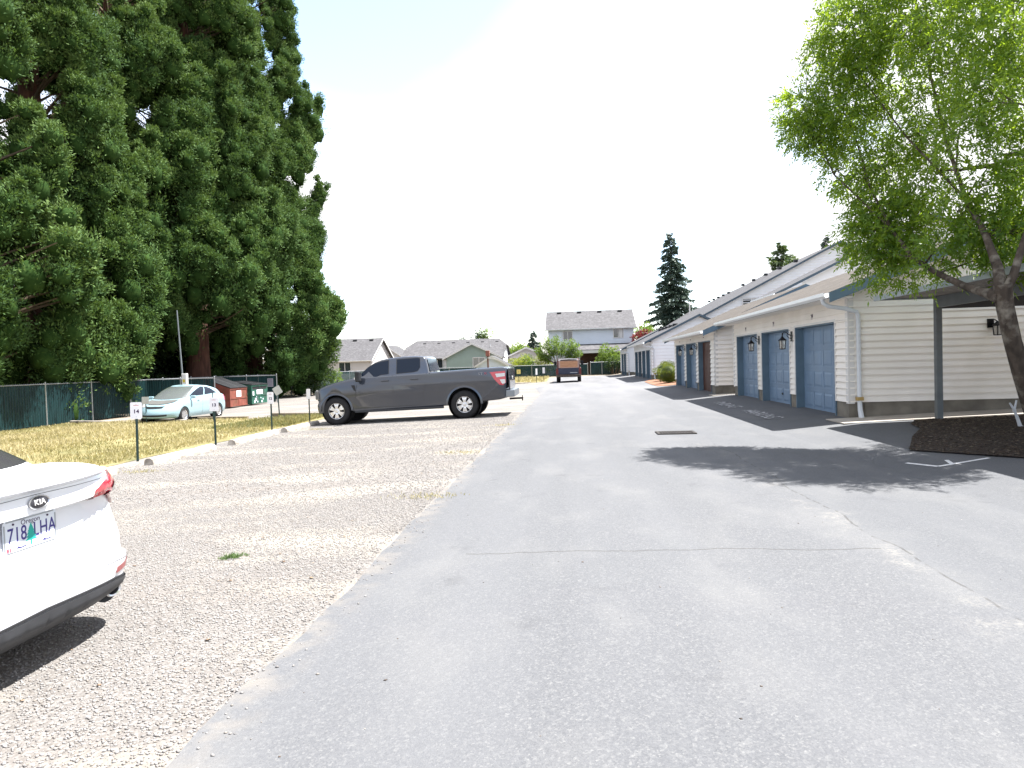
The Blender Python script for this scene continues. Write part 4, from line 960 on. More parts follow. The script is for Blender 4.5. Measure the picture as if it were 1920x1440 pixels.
MB().add([(-2.907, -.76, 1.46), (-2.907, .76, 1.46), (-2.828, .68, 1.84), (-2.828, -.68, 1.84)], [(0, 1, 2, 3)]).build('rear_window', M['carglass'], tk)
gr = MB(); gr.box(.66, .70, -.62, .62, .72, 1.04); gr.build('grille', M['blackpl'], tk, bevel=.02)
gr = MB()
for z in (.80, .92): gr.box(.70, .715, -.6, .6, z, z+.035)
gr.box(.66, .708, -.66, .66, 1.04, 1.07); gr.build('grille_bar', M['chrome'], tk)
rb = MB(); rb.box(-5.44, -5.16, -.93, .93, .56, .78); rb.build('rear_bumper', mat('dull bumper chrome', (.22, .24, .26), .35, .7), tk, bevel=.03)
h_ = MB(); h_.box(-5.62, -5.2, -.03, .03, .44, .50); h_.tube([(-5.60, 0, .5), (-5.60, 0, .56)], .012, 8); h_.tube([(-5.60, 0, .44), (-5.60, 0, .39)], .02, 8); h_.build('tow_hitch', M['black'], tk)
MB().box(-5.325, -5.285, -.93, .93, .80, 1.42).build('tailgate', M['grey_paint'], tk, bevel=.01)
text('tailgate_emblem', 'FORD' if False else 'Ford', .16, M['signback'], tk, frame((-5.3275, 0, 1.12), (0, -1, 0), (0, 0, 1)), .002)
yt = 1.0-.055*(.22/.45)**2+.003
text('side_decal', 'ST', .105, mat('grey decal', (.25, .25, .27), .5), tk, frame((-4.46, yt, 1.30), (-1, 0, 0), (0, 0, 1)), .001, 1.3)
text('side_decal', 'X', .105, mat('red decal', (.35, .06, .09), .5), tk, frame((-4.61, yt, 1.30), (-1, 0, 0), (0, 0, 1)), .001, 1.3)
# ---------------------------------------------------------------- ring-lofted saloon bodies
class Car:
    def __init__(s, parent, body, gh, H, Rf, paint, arches, nr=10, ar=.35, zax=.32, cutside=.28):
        s.B, s.G, s.H, s.Rf, s.p = body, gh, H, Rf, parent
        s.U = [i/30 for i in range(31)]+[1+i/14 for i in range(1, 15)]+[2+i/12 for i in range(1, 13)]
        mb = MB(); ring = lambda fn: [fn(u) for u in s.U]+[(p[0], -p[1], p[2]) for p in [fn(u) for u in reversed(s.U[1:-1])]]
        T = [i/nr for i in range(nr+1)]; rings = [ring(lambda u, t=t: s.bp(u, t)) for t in s.B['levels']]
        rings += [ring(lambda u, q=q: s.deck(u, q)) for q in [i/8 for i in range(1, 8)]]
        rings += [ring(lambda u, t=t: s.gp(u, t)) for t in (0, .12, .3, .5, .7, .85, .93, 1)]
        n = len(rings[0]); vs = [v for r in rings for v in r]
        fs = [(i*n+k, i*n+(k+1) % n, (i+1)*n+(k+1) % n, (i+1)*n+k) for i in range(len(rings)-1) for k in range(n)]
        # roof infill and floor
        base = len(vs); last = (len(rings)-1)*n
        m_ = len(s.U)
        for q in (.25, .5, .75):
            for k in range(n):
                x, y, z = rings[-1][k]; cx = (s.gv('xr', 1)+s.gv('xf', 1))/2; X_ = x+(cx-x)*q*.0; vs.append((X_, y*(1-q), z+.035*(1-(1-q)**2)))
        for j in range(3):
            a = last if j == 0 else base+(j-1)*n; b = base+j*n
            fs += [(a+k, a+(k+1) % n, b+(k+1) % n, b+k) for k in range(n)]
        b = base+2*n; fs += [(b+k, b+k+1, b+(n-k-1) % n, b+(n-k) % n) if k else (b, b+1, b+n-1) for k in range(0, m_-2)]+[(b+m_-2, b+m_-1, b+m_)]
        fs.append(tuple(reversed(range(n))))
        mb.add(vs, fs); o = mb.build('body', paint, parent); s.o = o
        cs = [MB().lathe([(0, sg*(s.bv('hw', .5)-cutside)), (ar, sg*(s.bv('hw', .5)-cutside)), (ar, sg*1.3), (0, sg*1.3)], (ax, 0, zax), 'y', 40).build('c', M['dark'], parent) for ax in arches for sg in (1, -1)]
        boolean(o, cs); o.data.shade_smooth(); o.data.set_sharp_from_angle(angle=R(32))
        for ax in arches:
            for sg in (1, -1):
                MB().lathe([(0, sg*(s.bv('hw', .5)-cutside+.01)), (ar+.005, sg*(s.bv('hw', .5)-cutside+.01)), (ar+.005, sg*(s.bv('hw', .5)-.03))], (ax, 0, zax), 'y', 30).build('wheel_well', M['dark'], parent)
    def bv(s, k, t): return float(np.interp(t, s.B['t'], s.B[k]))
    def gv(s, k, t): return float(np.interp(t, s.G['t'], s.G[k]))
    def plan(s, u, g, t):
        hw, xr, xf, ar, af = g('hw', t), g('xr', t), g('xf', t), g('ar', t), g('af', t); er, ef = g('er', t), g('ef', t)
        if u <= 1:
            th = u*math.pi/2; return xr+ar-ar*math.cos(th)**(2/er), hw*math.sin(th)**(2/er)
        if u <= 2: return xr+ar+(xf-af-xr-ar)*(u-1), hw
        th = (3-u)*math.pi/2; return xf-af+af*math.cos(th)**(2/ef), hw*math.sin(th)**(2/ef)
    def bp(s, u, t, off=0):
        x, y = s.plan(u, s.bv, t); zb = s.B['zb']
        z = zb+(s.H(x)-zb)*t
        if off: n = s.nrm(s.bp, u, t); x += n[0]*off; y += n[1]*off; z += n[2]*off
        return (x, y, z)
    def gp(s, u, t, off=0):
        x, y = s.plan(u, s.gv, t); h0, r0 = s.H(x)+.0, s.Rf(x); tt = t
        x0, y0 = s.plan(u, s.gv, 0); x1, y1 = s.plan(u, s.gv, 1)
        z = s.H(x0)*(1-tt)+s.Rf(x1)*tt+s.G.get('bow', 0)*math.sin(math.pi*tt)
        if off: n = s.nrm(s.gp, u, t); x += n[0]*off; y += n[1]*off; z += n[2]*off
        return (x, y, z)
    def deck(s, u, q, off=0):
        a, b = s.bp(u, 1), s.gp(u, 0); x = a[0]+(b[0]-a[0])*q; y = a[1]+(b[1]-a[1])*q
        return (x, y, s.H(x)+off+.0*q)
    def nrm(s, f, u, t):
        e = .01; u0, u1 = max(0, u-e), min(3, u+e); t0, t1 = max(0, t-e), min(1, t+e)
        a = Vector(f(u1, t))-Vector(f(u0, t)); b = Vector(f(u, t1))-Vector(f(u, t0)); n = a.cross(b)
        c = Vector(f(u, t)); 
        if n.length < 1e-9: return Vector((0, 0, 1))
        n.normalize()
        if n.dot(Vector((c.x-.0, c.y*1.0, .3))) < 0 and abs(c.y) > .3: n = -n
        elif abs(c.y) <= .3 and n.x*(c.x) < 0: n = -n
        return n
    def patch(s, f, poly, name, m_, parent=None, off=.005, sides=(1, -1), n=3, thick=0):
        out = []
        for sg in sides:
            def g_(a, b):
                u = a; sgn = sg
                if u < 0: u, sgn = -u, -sg
                if u > 3: u, sgn = 6-u, -sg
                p = f(u, b, off); return (p[0], p[1]*sgn, p[2])
            out.append(patch_poly(poly, g_, name, m_, parent or s.p, n, True, thick))
        return out
# ---------------------------------------------------------------- white saloon (close, rear towards the drive)
kx, ky = -2.80, 3.44
ki = empty('white_car', (kx-2.42, ky, gz(-3.6)-.045), math.pi, 'white saloon parked nose-in on the gravel at the left edge, its rear towards the drive', 'car')
ki.rotation_euler = (0, .027, math.pi+R(0))
def KH(x): return float(np.interp(x, [-2.42, -2.36, -2.30, -2.0, -1.85, -1.2, 0, 1.1, 1.6, 2.2, 2.42], [.99, 1.0, 1.0, 1.035, 1.045, 1.0, .97, .96, .92, .80, .70]))
def KR(x): return float(np.interp(x, [-1.2, -.8, -.3, .3, .7], [1.375, 1.415, 1.44, 1.43, 1.40]))
zl = [.18, .22, .28, .42, .45, .46, .58, .69, .77, .838, .858, .873, .92, .97, 1.0]
tl = [(z-.18)/.82 for z in zl]
kb = dict(zb=.18, t=tl, levels=tl,
   hw=[.80, .86, .90, .915, .915, .91, .91, .91, .905, .90, .90, .895, .885, .865, .83],
   xr=[-2.24, -2.32, -2.40, -2.43, -2.43, -2.40, -2.385, -2.345, -2.33, -2.32, -2.33, -2.405, -2.41, -2.40, -2.39],
   xf=[2.3, 2.38, 2.42, 2.42, 2.42, 2.42, 2.40, 2.37, 2.35, 2.3, 2.28, 2.26, 2.2, 2.15, 2.08],
   ar=[.42]*6+[.42, .40, .39, .38, .39, .44, .44, .43, .42], af=[.7]*15, er=[3.5]*6+[3.7, 3.7, 3.6, 3.5, 3.4, 3.1, 3.0, 2.9, 2.9], ef=[2.4]*15)
kg = dict(t=[0, .5, 1], hw=[.775, .70, .60], xr=[-1.93, -1.52, -1.08], xf=[1.15, .72, .25], ar=[.32, .28, .25], af=[.45, .4, .3], er=[3.2, 3.0, 2.8], ef=[2.6, 2.6, 2.6], bow=.035)
K = Car(ki, kb, kg, KH, KR, M['white_paint'], (-1.40, 1.40), ar=.36, zax=.33)
K.o.name = 'body'
K.patch(K.gp, [(-.86, .06), (0, .045), (.86, .06), (.80, .50), (.72, .90), (0, .93), (-.72, .90), (-.80, .50)], 'rear_window', M['darkglass'], sides=(1,), off=.004, n=4)
K.patch(K.gp, [(2.24, .06), (3, .05), (3.76, .06), (3.66, .9), (3, .93), (2.34, .9)], 'windscreen', M['carglass'], sides=(1,), off=.004, n=4)
K.patch(K.gp, [(1.0, .10), (1.16, .45), (1.26, .82), (1.90, .84), (2.02, .5), (2.06, .08)], 'side_window', M['carglass'], off=.004, n=4)
def KP(y, z, off=0):
    """rear skin point for car-local (y, z); y past the corner runs on round the side"""
    t = min(1, max(0, (z-.18)/.82)); hw = K.bv('hw', t); e = K.bv('er', t); a_ = y/hw
    ua = math.asin(min(1, .965**(e/2)))/(math.pi/2)
    u = math.asin(a_**(e/2))/(math.pi/2) if a_ < .965 else ua+(a_-.965)*2.2
    return K.bp(u, t, off)
TLm = K.patch(KP, [(.44, .875), (.45, .91), (.60, .945), (.72, .975), (.79, .985), (.85, .94), (.915, .86), (.93, .80), (.90, .745), (.85, .745), (.74, .82), (.60, .855), (.48, .855)], 'tail_light', M['redlens'], off=.016, n=5)
for o, sg in zip(TLm, (1, -1)):
    K.patch(KP, [(.62, .868), (.74, .905), (.84, .915), (.885, .85), (.885, .80), (.84, .80), (.74, .84)], 'reversing_lens', M['clearlens'], o, off=.022, sides=(sg,), n=5)
K.patch(KP, [(.60, .365), (.60, .405), (.92, .415), (.94, .375)], 'reflector', mat('dull red reflector', (.30, .08, .08), .3), off=.006, n=4)
K.patch(lambda y, z, off: KP(abs(y), z, off), [(.95, .185), (.95, .30), (.85, .30), (.6, .335), (0, .355), (0, .185)], 'lower_bumper', mat('grey bumper plastic', (.045, .047, .052), .55, var=.15, vs=4), off=.016, n=5)
gv = MB()
def line(f, pts, w, name, m_, off=.004, sides=(1, -1), parent=None):
    for sg in sides:
        mb = MB(); P_ = []
        for (a, b), (c_, d) in zip(pts, pts[1:]):
            for i in range(6): P_.append((a+(c_-a)*i/6, b+(d-b)*i/6))
        P_.append(pts[-1])
        Q = []
        for a, b in P_:
            sg2, a2 = (sg, a) if a >= 0 else (-sg, -a); p = f(a2, b, off); Q.append(Vector((p[0], p[1]*sg2, p[2])))
        mb.tube(Q, w/2, 4); mb.build(name, m_, parent or K.o)
M['gap'] = mat('panel gap', (.10, .10, .11), .9)
line(KP, [(0, .462), (.3, .458), (.6, .445), (.85, .42)], .006, 'panel_gap', M['gap'], 0)
line(KP, [(0, .972), (.4, .965), (.7, .955)], .004, 'panel_gap', M['gap'], 0)
line(KP, [(0, .358), (.4, .345), (.6, .338), (.85, .302), (.95, .302)], .016, 'bumper_edge', M['seam'], .003)
for sg in (1, -1):
    ex = MB(); ex.lathe([(.036, 0), (.044, -.01), (.048, -.05), (.042, -.055), (.034, -.05), (.034, .12)], (0, 0, 0), 'x', 24)
    e = ex.build('exhaust', M['chrome'], ki, smooth=True); e.location = (-2.275, sg*.66, .245); e.scale = (1, 1.5, .85)
    rc = MB().lathe([(.0, .02), (.058, .0), (.066, -.012), (.0, .03)], (0, 0, 0), 'x', 24).build('exhaust_surround', M['blackpl'], ki, smooth=True); rc.location = (-2.27, sg*.66, .245); rc.scale = (1, 1.7, 1.1)
    for wx in (-1.40, 1.40): wheel(ki, wx, sg*.80, .30, .22, sg, .215, 5, 'alloy').location.z = .345
    mm = MB().obox((.62, sg*1.0, 1.02), (.12, .2, .13), Matrix.Identity(3)); mm.build('mirror', M['white_paint'], ki, bevel=.03)
# spoiler lip with a grey shadow gap below
sp_ = MB(); vs = []
for i in range(41):
    q = -1+2*i/40; u = abs(q)*.66; p = K.bp(u, 1); y = p[1]*(1 if q >= 0 else -1); x = p[0]
    k_ = (1-abs(q)**4)
    vs += [(x+.16, y*.985, K.H(x+.16)+.002), (x-.050*k_, y, p[2]+.022*k_+.002), (x-.056*k_, y, p[2]+.008*k_), (x-.004, y, p[2]-.022)]
sp_.add(vs, [(i*4+j, (i+1)*4+j, (i+1)*4+j+1, i*4+j+1) for i in range(40) for j in range(3)]); sp_.build('boot_spoiler', M['white_paint'], ki, smooth=50)
# plate, badge, lettering
px = K.bp(0, .62)[0]-.012
tilt = Matrix.Rotation(R(-6), 4, 'Y')
plr = MB(); pp = []
for cx, cy, a0 in ((.14, .065, 0), (-.14, .065, 90), (-.14, -.065, 180), (.14, -.065, 270)):
    for k in range(5): t = R(a0+k*22.5); pp.append((cx+.014*math.cos(t), cy+.014*math.sin(t)))
PF = frame((-2.346, -.01, .768), (0, -1, 0), (-.03, 0, 1))@Matrix.Diagonal((1.18, 1.1, 1, 1))
def onplate(mb, name, m_, parent):
    o = mb.build(name, m_, parent); o.data.transform(PF); return o
pl = onplate(MB().prism(pp, 0, .004, 'z'), 'number_plate', mat('plate face', (.62, .66, .72), .4), ki)
pb = MB()
for sx in (-1, 1): pb.box(sx*.148-.003, sx*.148+.003, -.06, .06, .0041, .006)
for sy in (-1, 1): pb.box(-.138, .138, sy*.073-.0025, sy*.073+.0025, .0041, .006)
onplate(pb, 'plate_frame', M['steel'], pl)
def ptext(s_, x, y, size, m_, nar=1, w=0): return text('plate_lettering', s_, size, m_, pl, PF@Matrix.Translation((x, y, .0046)), .0004, nar, 1.05, w)
ptext('Oregon', 0, .055, .034, M['ink']); ptext('718', -.078, .003, .098, M['plateink'], .72, .0008); ptext('LHA', .082, .003, .098, M['plateink'], .72, .0008); ptext('E1', -.125, -.060, .024, M['red'], 1, .001)
tr_ = MB()
for i, (w_, z_) in enumerate(((.014, .03), (.02, .018), (.026, .004), (.03, -.010), (.034, -.024))):
    tr_.add([(-w_, z_-.014, .0048+i*.0001), (w_, z_-.014, .0048+i*.0001), (0, z_+.016, .0048+i*.0001)], [(0, 1, 2)])
tr_.box(-.004, .004, -.06, -.036, .0046, .0052); onplate(tr_, 'fir_emblem', mat('plate green', (.02, .32, .27), .5), pl)
hl_ = MB()
for x0 in (-.06, .09): hl_.add([(x0-.03, -.066, .0047), (x0-.015, -.050, .0047), (x0, -.058, .0047), (x0+.03, -.054, .0047), (x0+.028, -.060, .0047), (x0, -.063, .0047), (x0-.02, -.060, .0047)], [tuple(range(7))])
onplate(hl_, 'hill_outline', M['plateink'], pl)
bx = MB()
for sx in (-.1, .1): bx.cyl((sx, .058, .004), (sx, .058, .008), .005, n=8)
onplate(bx, 'plate_screw', M['ink'], pl)
bz = K.bp(0, .91); BF = frame((bz[0]-.006, -.0, .925), (0, -1, 0), (0, 0, 1))
bd = MB().lathe([(0, .006), (.88, .005), (1, 0)], (0, 0, 0), 'z', 32); o = bd.build('badge', mat('badge black', (.06, .06, .07), .3, .5), ki, smooth=True); o.data.transform(BF@Matrix.Diagonal((.068, .034, 1, 1)))
rg = MB(); rg.tube([(.068*math.cos(t), .034*math.sin(t), .004) for t in np.linspace(0, 2*math.pi, 33)], .004, 6); rg = rg.build('badge_ring', M['chrome'], o, smooth=True); rg.data.transform(BF)
text('badge_lettering', 'KIA', .040, M['trim'], o, BF@Matrix.Translation((0, 0, .007)), .002, 1.2, 1.05, .0003)
gq = KP(.59, .70); text('boot_lettering', 'GDI', .026, M['steel'], ki, frame((gq[0]-.02, gq[1]*-1, gq[2]), Vector((.30, -1, 0)), (0, 0, 1)), .0015, 1.25)
# ---------------------------------------------------------------- pale aqua hatchback
pr = empty('blue_car', (-16.63, 28.52, gz(-16)-.03), R(-90), 'pale aqua hatchback with a faded grey bonnet, parked facing the dry grass', 'car')
pr.rotation_euler = (0, 0, R(-90.5))
def PH(x): return float(np.interp(x, [-2.22, -2.0, -1.0, .6, 1.15, 1.6, 2.0, 2.22], [1.0, 1.03, 1.0, .95, .95, .86, .73, .62]))
def PR(x): return float(np.interp(x, [-1.5, -.9, -.2, .3], [1.33, 1.43, 1.48, 1.46]))
tp = [0, .1, .3, .5, .7, .85, .95, 1]
pbd = dict(zb=.2, t=tp, levels=tp, hw=[.78, .83, .86, .865, .86, .845, .82, .78], xr=[-2.1, -2.2, -2.22, -2.22, -2.2, -2.17, -2.15, -2.1], xf=[2.1, 2.19, 2.22, 2.21, 2.17, 2.1, 2.04, 1.98],
   ar=[.5]*8, af=[.75, .75, .75, .78, .8, .8, .8, .78], er=[2.8]*8, ef=[2.3]*8)
pgd = dict(t=[0, .5, 1], hw=[.76, .69, .56], xr=[-2.02, -1.75, -1.35], xf=[1.38, .75, .1], ar=[.4, .35, .3], af=[.5, .42, .35], er=[2.6]*3, ef=[2.4]*3, bow=.05)
Pc = Car(pr, pbd, pgd, PH, PR, M['aqua_paint'], (-1.33, 1.37), ar=.345, zax=.31)
Pc.patch(Pc.gp, [(2.22, .06), (3, .045), (3.78, .06), (3.68, .9), (3, .93), (2.32, .9)], 'windscreen', mat('windscreen glass', (.10, .11, .11), .08, spec=.9, coat=1), sides=(1,), off=.005, n=4)
Pc.patch(Pc.gp, [(-.8, .1), (.8, .1), (.72, .9), (-.72, .9)], 'rear_window', M['carglass'], sides=(1,), off=.005, n=4)
for pts in ([(1.56, .12), (1.58, .82), (1.80, .84), (1.93, .62), (2.08, .13)], [(1.08, .16), (1.24, .62), (1.36, .80), (1.535, .82), (1.515, .12)]):
    Pc.patch(Pc.gp, pts, 'side_window', M['carglass'], off=.005, n=3)
Pc.patch(Pc.deck, [(2.42, .10), (3, .06), (3.58, .10), (3.50, .88), (3, .93), (2.50, .88)], 'bonnet', M['faded'], sides=(1,), off=.022, n=5)
Pc.patch(Pc.bp, [(2.30, .82), (2.30, .93), (2.52, .985), (2.74, .97), (2.62, .86)], 'headlight', M['clearlens'], off=.008, n=3)
Pc.patch(Pc.bp, [(2.62, .22), (2.62, .36), (3, .38), (3.38, .36), (3.38, .22), (3, .20)], 'lower_grille', M['blackpl'], sides=(1,), off=.006, n=3)
Pc.patch(Pc.bp, [(2.80, .84), (2.72, .93), (3, .96), (3.28, .93), (3.20, .84)], 'upper_grille', M['blackpl'], sides=(1,), off=.006, n=3)
Pc.patch(Pc.bp, [(.66, .62), (.66, .95), (.92, .95), (.90, .66)], 'tail_light', mat('pink red lens', (.5, .12, .2), .3), off=.007, n=3)
line(Pc.bp, [(2.06, .12), (2.08, .6), (2.03, .98)], .008, 'door_gap', M['gap'], .001, parent=Pc.o); line(Pc.bp, [(1.55, .12), (1.55, .98)], .008, 'door_gap', M['gap'], .001, parent=Pc.o)
for sg in (1, -1):
    wheel(pr, -1.33, sg*.765, .31, .19, sg, .205, 7, 'chrome'); wheel(pr, 1.37, sg*.765, .31, .19, sg, .205, 7, 'chrome')
    MB().obox((.82, sg*.92, 1.0), (.12, .22, .13), Matrix.Identity(3)).build('mirror', M['aqua_paint'], pr, bevel=.035)
    for xx in (.30, -.75): MB().obox((xx, sg*.872, .88), (.17, .025, .03), Matrix.Identity(3)).build('door_handle', M['aqua_paint'], pr, bevel=.01)
# ---------------------------------------------------------------- far pickup with canopy
ft = empty('old_pickup', (-.33, 52.0, gz(-.3)), R(90), 'old dark pickup with plywood in its canopy window, parked far down the drive', 'pickup truck')
b = MB(); b.prism([(0, .52), (0, 1.1), (2.2, 1.1), (2.25, 1.12), (3.6, 1.1), (4.9, 1.02), (5.0, .5), (4.6, .45)]+[(3.9+.45*math.cos(t), .45+.45*math.sin(t)) for t in np.linspace(0, math.pi, 9)]+[(1.35+.45*math.cos(t), .45+.45*math.sin(t)) for t in np.linspace(0, math.pi, 9)]+[(.5, .5)], -.93, .93, 'y')
b.build('body', M['maroon'], ft, bevel=.04)
b = MB(); b.prism([(2.2, 1.09), (2.3, 1.72), (2.6, 1.78), (3.2, 1.75), (3.85, 1.1)], -.78, .78, 'y'); b.build('cab', M['maroon'], ft, bevel=.05)
cn = MB(); pf = [(-.84, 1.1), (-.80, 1.52), (-.72, 1.70), (-.6, 1.77), (0, 1.80), (.6, 1.77), (.72, 1.70), (.80, 1.52), (.84, 1.1)]
inn = [(y*.9, 1.1+(z-1.1)*.9-.0) for y, z in pf]; vs = [(0.02, y, z) for y, z in pf]+[(2.1, y, z) for y, z in pf]+[(0.02, y, z) for y, z in inn]+[(2.1, y, z) for y, z in inn]
n = len(pf); cn.add(vs, [(i, i+1, n+i+1, n+i) for i in range(n-1)]+[(i+1, i, 2*n+i, 2*n+i+1) for i in range(n-1)]+[(2*n+i, 3*n+i, 3*n+i+1, 2*n+i+1) for i in range(n-1)]+[tuple(range(n, 2*n))])
cn.build('canopy', M['trim'], ft)
MB().box(-.035, -.015, -.68, .62, 1.13, 1.60).build('plywood', M['plywood'], ft)
f_ = MB()
for a, b_ in ((-.76, -.68), (.62, .72)): f_.box(-.04, -.005, a, b_, 1.1, 1.62)
f_.box(-.041, -.006, -.68, .62, 1.09, 1.13); f_.box(-.041, -.006, -.68, .62, 1.60, 1.63); f_.build('window_frame', mat('dirty pink trim', (.35, .24, .21), .6), ft)
MB().box(-.02, .02, -.84, -.77, 1.1, 1.66).build('side_rail', M['maroon'], ft); MB().box(-.02, .02, .73, .85, 1.1, 1.66).build('side_rail', M['maroon'], ft)
MB().box(-.03, .0, -.74, .74, .62, 1.07).build('tailgate', mat('dark tailgate', (.03, .035, .06), .5, var=.2), ft, bevel=.01)
MB().box(-.16, .0, -.9, .9, .42, .60).build('rear_bumper', mat('rusty bumper', (.07, .055, .045), .6, .4, var=.3, vs=8), ft, bevel=.02)
MB().box(-.035, -.031, -.65, -.1, .72, .76).build('tailgate_badge', M['steel'], ft)
for sg in (1, -1):
    MB().box(-.04, .06, min(sg*.78, sg*.93), max(sg*.78, sg*.93), .62, 1.02).build('tail_light', mat('old dark red lens', (.12, .02, .02), .3), ft, bevel=.01)
    MB().obox((3.3, sg*1.05, 1.45), (.1, .2, .3), Matrix.Identity(3)).build('mirror', M['black'], ft, bevel=.02)
    for xx in (1.35, 3.9): wheel(ft, xx, sg*.80, .38, .26, sg, .2, 6, 'alloy')
MB().box(.4, 4.6, -.55, .55, .40, .6).build('chassis', M['dark'], ft)
# ================================================================ VEGETATION
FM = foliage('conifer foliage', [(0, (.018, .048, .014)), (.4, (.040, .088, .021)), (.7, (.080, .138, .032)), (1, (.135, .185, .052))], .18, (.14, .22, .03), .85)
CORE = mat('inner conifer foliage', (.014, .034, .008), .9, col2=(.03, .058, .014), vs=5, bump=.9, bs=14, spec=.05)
BARK = mat('red brown bark', (.085, .04, .028), .95, var=.45, vs=3, bump=.8, bs=12, stretch=(3, 3, .35))
BRK2 = mat('grey brown bark', (.048, .038, .03), .95, var=.4, vs=7, bump=.7, bs=25, stretch=(2, 2, .7), dirt=((.17, .155, .13), 7))
STEM = mat('stem bark', (.10, .075, .05), .95, var=.3, vs=5)
def vnoise(P_, f, seed=0):
    a = np.sin(P_[:, 0]*f+seed*1.7)*np.cos(P_[:, 1]*f*1.13+seed)+np.sin(P_[:, 2]*f*.9+seed*2.3+P_[:, 0]*f*.5)
    return a/2
def sequoia(x, y, H, Rm, z0, npuff, label, tilt=0, nl=250, trunk_r=.75, seed=1, ang=None):
    zg = gz(x)-.1; t_ = empty('giant_conifer', (x, y, zg), 0, label, 'tree', 'tall dense conifers behind the green fence')
    tb = MB(); k = 14
    tb.tube([(0, 0, -.2), (0, 0, .6), (.05, 0, 3), (0, .1, 9), (-.05, 0, 18), (0, 0, H*.75), (0, 0, H-.5)], [trunk_r*1.5, trunk_r*1.1, trunk_r*.9, trunk_r*.8, trunk_r*.6, trunk_r*.3, .05], k)
    tb.build('trunk', BARK, t_, smooth=60)
    # boughs: each is an upswept flame of overlapping tufts, with dark hollows left between boughs
    n = int(npuff*.40); q = rng.random(n)**1.12; z = z0+(H-z0)*q
    env = Rm*(1-(z-z0*.5)/(H+.5-z0*.5))**.57; env = env*np.minimum(1, .55+(z-z0)/2.2*.45)
    th = rng.random(n)*2*np.pi; face = np.cos(th-math.atan2(-y, -x)); keep = rng.random(n) < np.where(face > -.25, 1, .5); z, th, env, q = z[keep], th[keep], env[keep], q[keep]; n = len(z)
    rr = env*(1+.10*np.sin(th*3+seed+z*.25)+.08*np.sin(z*1.1+th*2))*(.80+.24*rng.random(n)**.6)
    bs = (.75+.75*rng.random(n))*(1-.38*q); bt = rng.random(n)
    K_ = rng.integers(7, 13, n); bi = np.repeat(np.arange(n), K_); m_ = len(bi); f = rng.random(m_)
    od = np.stack([np.cos(th), np.sin(th), np.zeros(n)], 1)[bi]; tg = np.stack([-np.sin(th), np.cos(th), np.zeros(n)], 1)[bi]
    wide = (1-.75*f)*bs[bi]
    C = np.stack([rr*np.cos(th), rr*np.sin(th), z], 1)[bi]+od*((-.5+.75*f-.35*f*f)*bs[bi]*1.2+.25*bs[bi]*rng.normal(size=m_))[:, None]+tg*(wide*.62*rng.normal(size=m_))[:, None]
    C[:, 2] += (f*2.6-1.0)*bs[bi]+.12*rng.normal(size=m_)
    pr_ = (.62-.26*f)*bs[bi]*(.7+.6*rng.random(m_)); pr_ = np.clip(pr_, .22, 1.0)
    q, th, n, z = q[bi], th[bi], m_, C[:, 2]; bt = bt[bi]
    o = unit(np.stack([np.cos(th), np.sin(th), np.full(n, .55)], 1))
    idx = np.repeat(np.arange(n), nl); d = rdir(len(idx)); d[:, 2] = np.where(rng.random(len(d)) < .7, np.abs(d[:, 2]), d[:, 2]); d = unit(d+.25*o[idx])
    rad = pr_[idx]*(1.10-.50*rng.random(len(idx))**1.3)
    sub = 1+.22*np.sin(d[:, 0]*6+idx)*np.sin(d[:, 1]*6+idx*1.3)+.10*np.sin(d[:, 2]*9+idx)
    Pn = C[idx]+d*(rad*sub)[:, None]*np.array([1, 1, 1.15])
    D_ = unit(d*.75+.75*rdir(len(idx))+np.array([0, 0, .3])); U_ = side(D_)
    s_ = 1-.25*q[idx]; ln = (.11+.12*rng.random(len(idx)))*s_; wd = ln*.38
    # leafy mass inside each puff keeps it solid
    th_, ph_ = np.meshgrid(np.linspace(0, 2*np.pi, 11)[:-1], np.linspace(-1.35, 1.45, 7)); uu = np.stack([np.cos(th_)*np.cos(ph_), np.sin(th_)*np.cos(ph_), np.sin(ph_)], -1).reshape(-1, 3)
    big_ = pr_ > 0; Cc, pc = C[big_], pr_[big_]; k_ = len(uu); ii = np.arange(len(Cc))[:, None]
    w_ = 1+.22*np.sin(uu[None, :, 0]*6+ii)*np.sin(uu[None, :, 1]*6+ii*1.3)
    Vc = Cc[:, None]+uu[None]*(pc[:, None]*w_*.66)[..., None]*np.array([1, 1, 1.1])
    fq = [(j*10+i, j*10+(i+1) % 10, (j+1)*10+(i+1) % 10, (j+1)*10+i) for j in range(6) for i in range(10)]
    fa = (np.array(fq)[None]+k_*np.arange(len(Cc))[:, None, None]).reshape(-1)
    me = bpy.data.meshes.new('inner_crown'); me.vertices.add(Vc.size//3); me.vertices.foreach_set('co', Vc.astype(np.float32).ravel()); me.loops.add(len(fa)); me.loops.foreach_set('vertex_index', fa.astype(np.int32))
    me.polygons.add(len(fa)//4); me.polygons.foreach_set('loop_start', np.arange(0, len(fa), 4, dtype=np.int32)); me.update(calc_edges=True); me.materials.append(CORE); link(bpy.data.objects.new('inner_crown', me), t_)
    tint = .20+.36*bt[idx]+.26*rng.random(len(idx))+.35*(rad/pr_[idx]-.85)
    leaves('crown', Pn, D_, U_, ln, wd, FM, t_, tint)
    bm_ = MB(); sel = rng.choice(n, min(n, 220), replace=False)
    for i in sel:
        c = C[i]; bm_.tube([(0, 0, c[2]-1.2-random.random()), (c[0]*.5, c[1]*.5, c[2]-.9), tuple(c)], [.09, .06, .02], 4, cap=False)
    bm_.build('branch', STEM, t_, fixn=False)
    return t_
sequoia(-26.0, 55.0, 43, 7.2, 1.6, 1400, 'rightmost tall dense conifer of the row, its edge against the white sky', seed=1, trunk_r=.8)
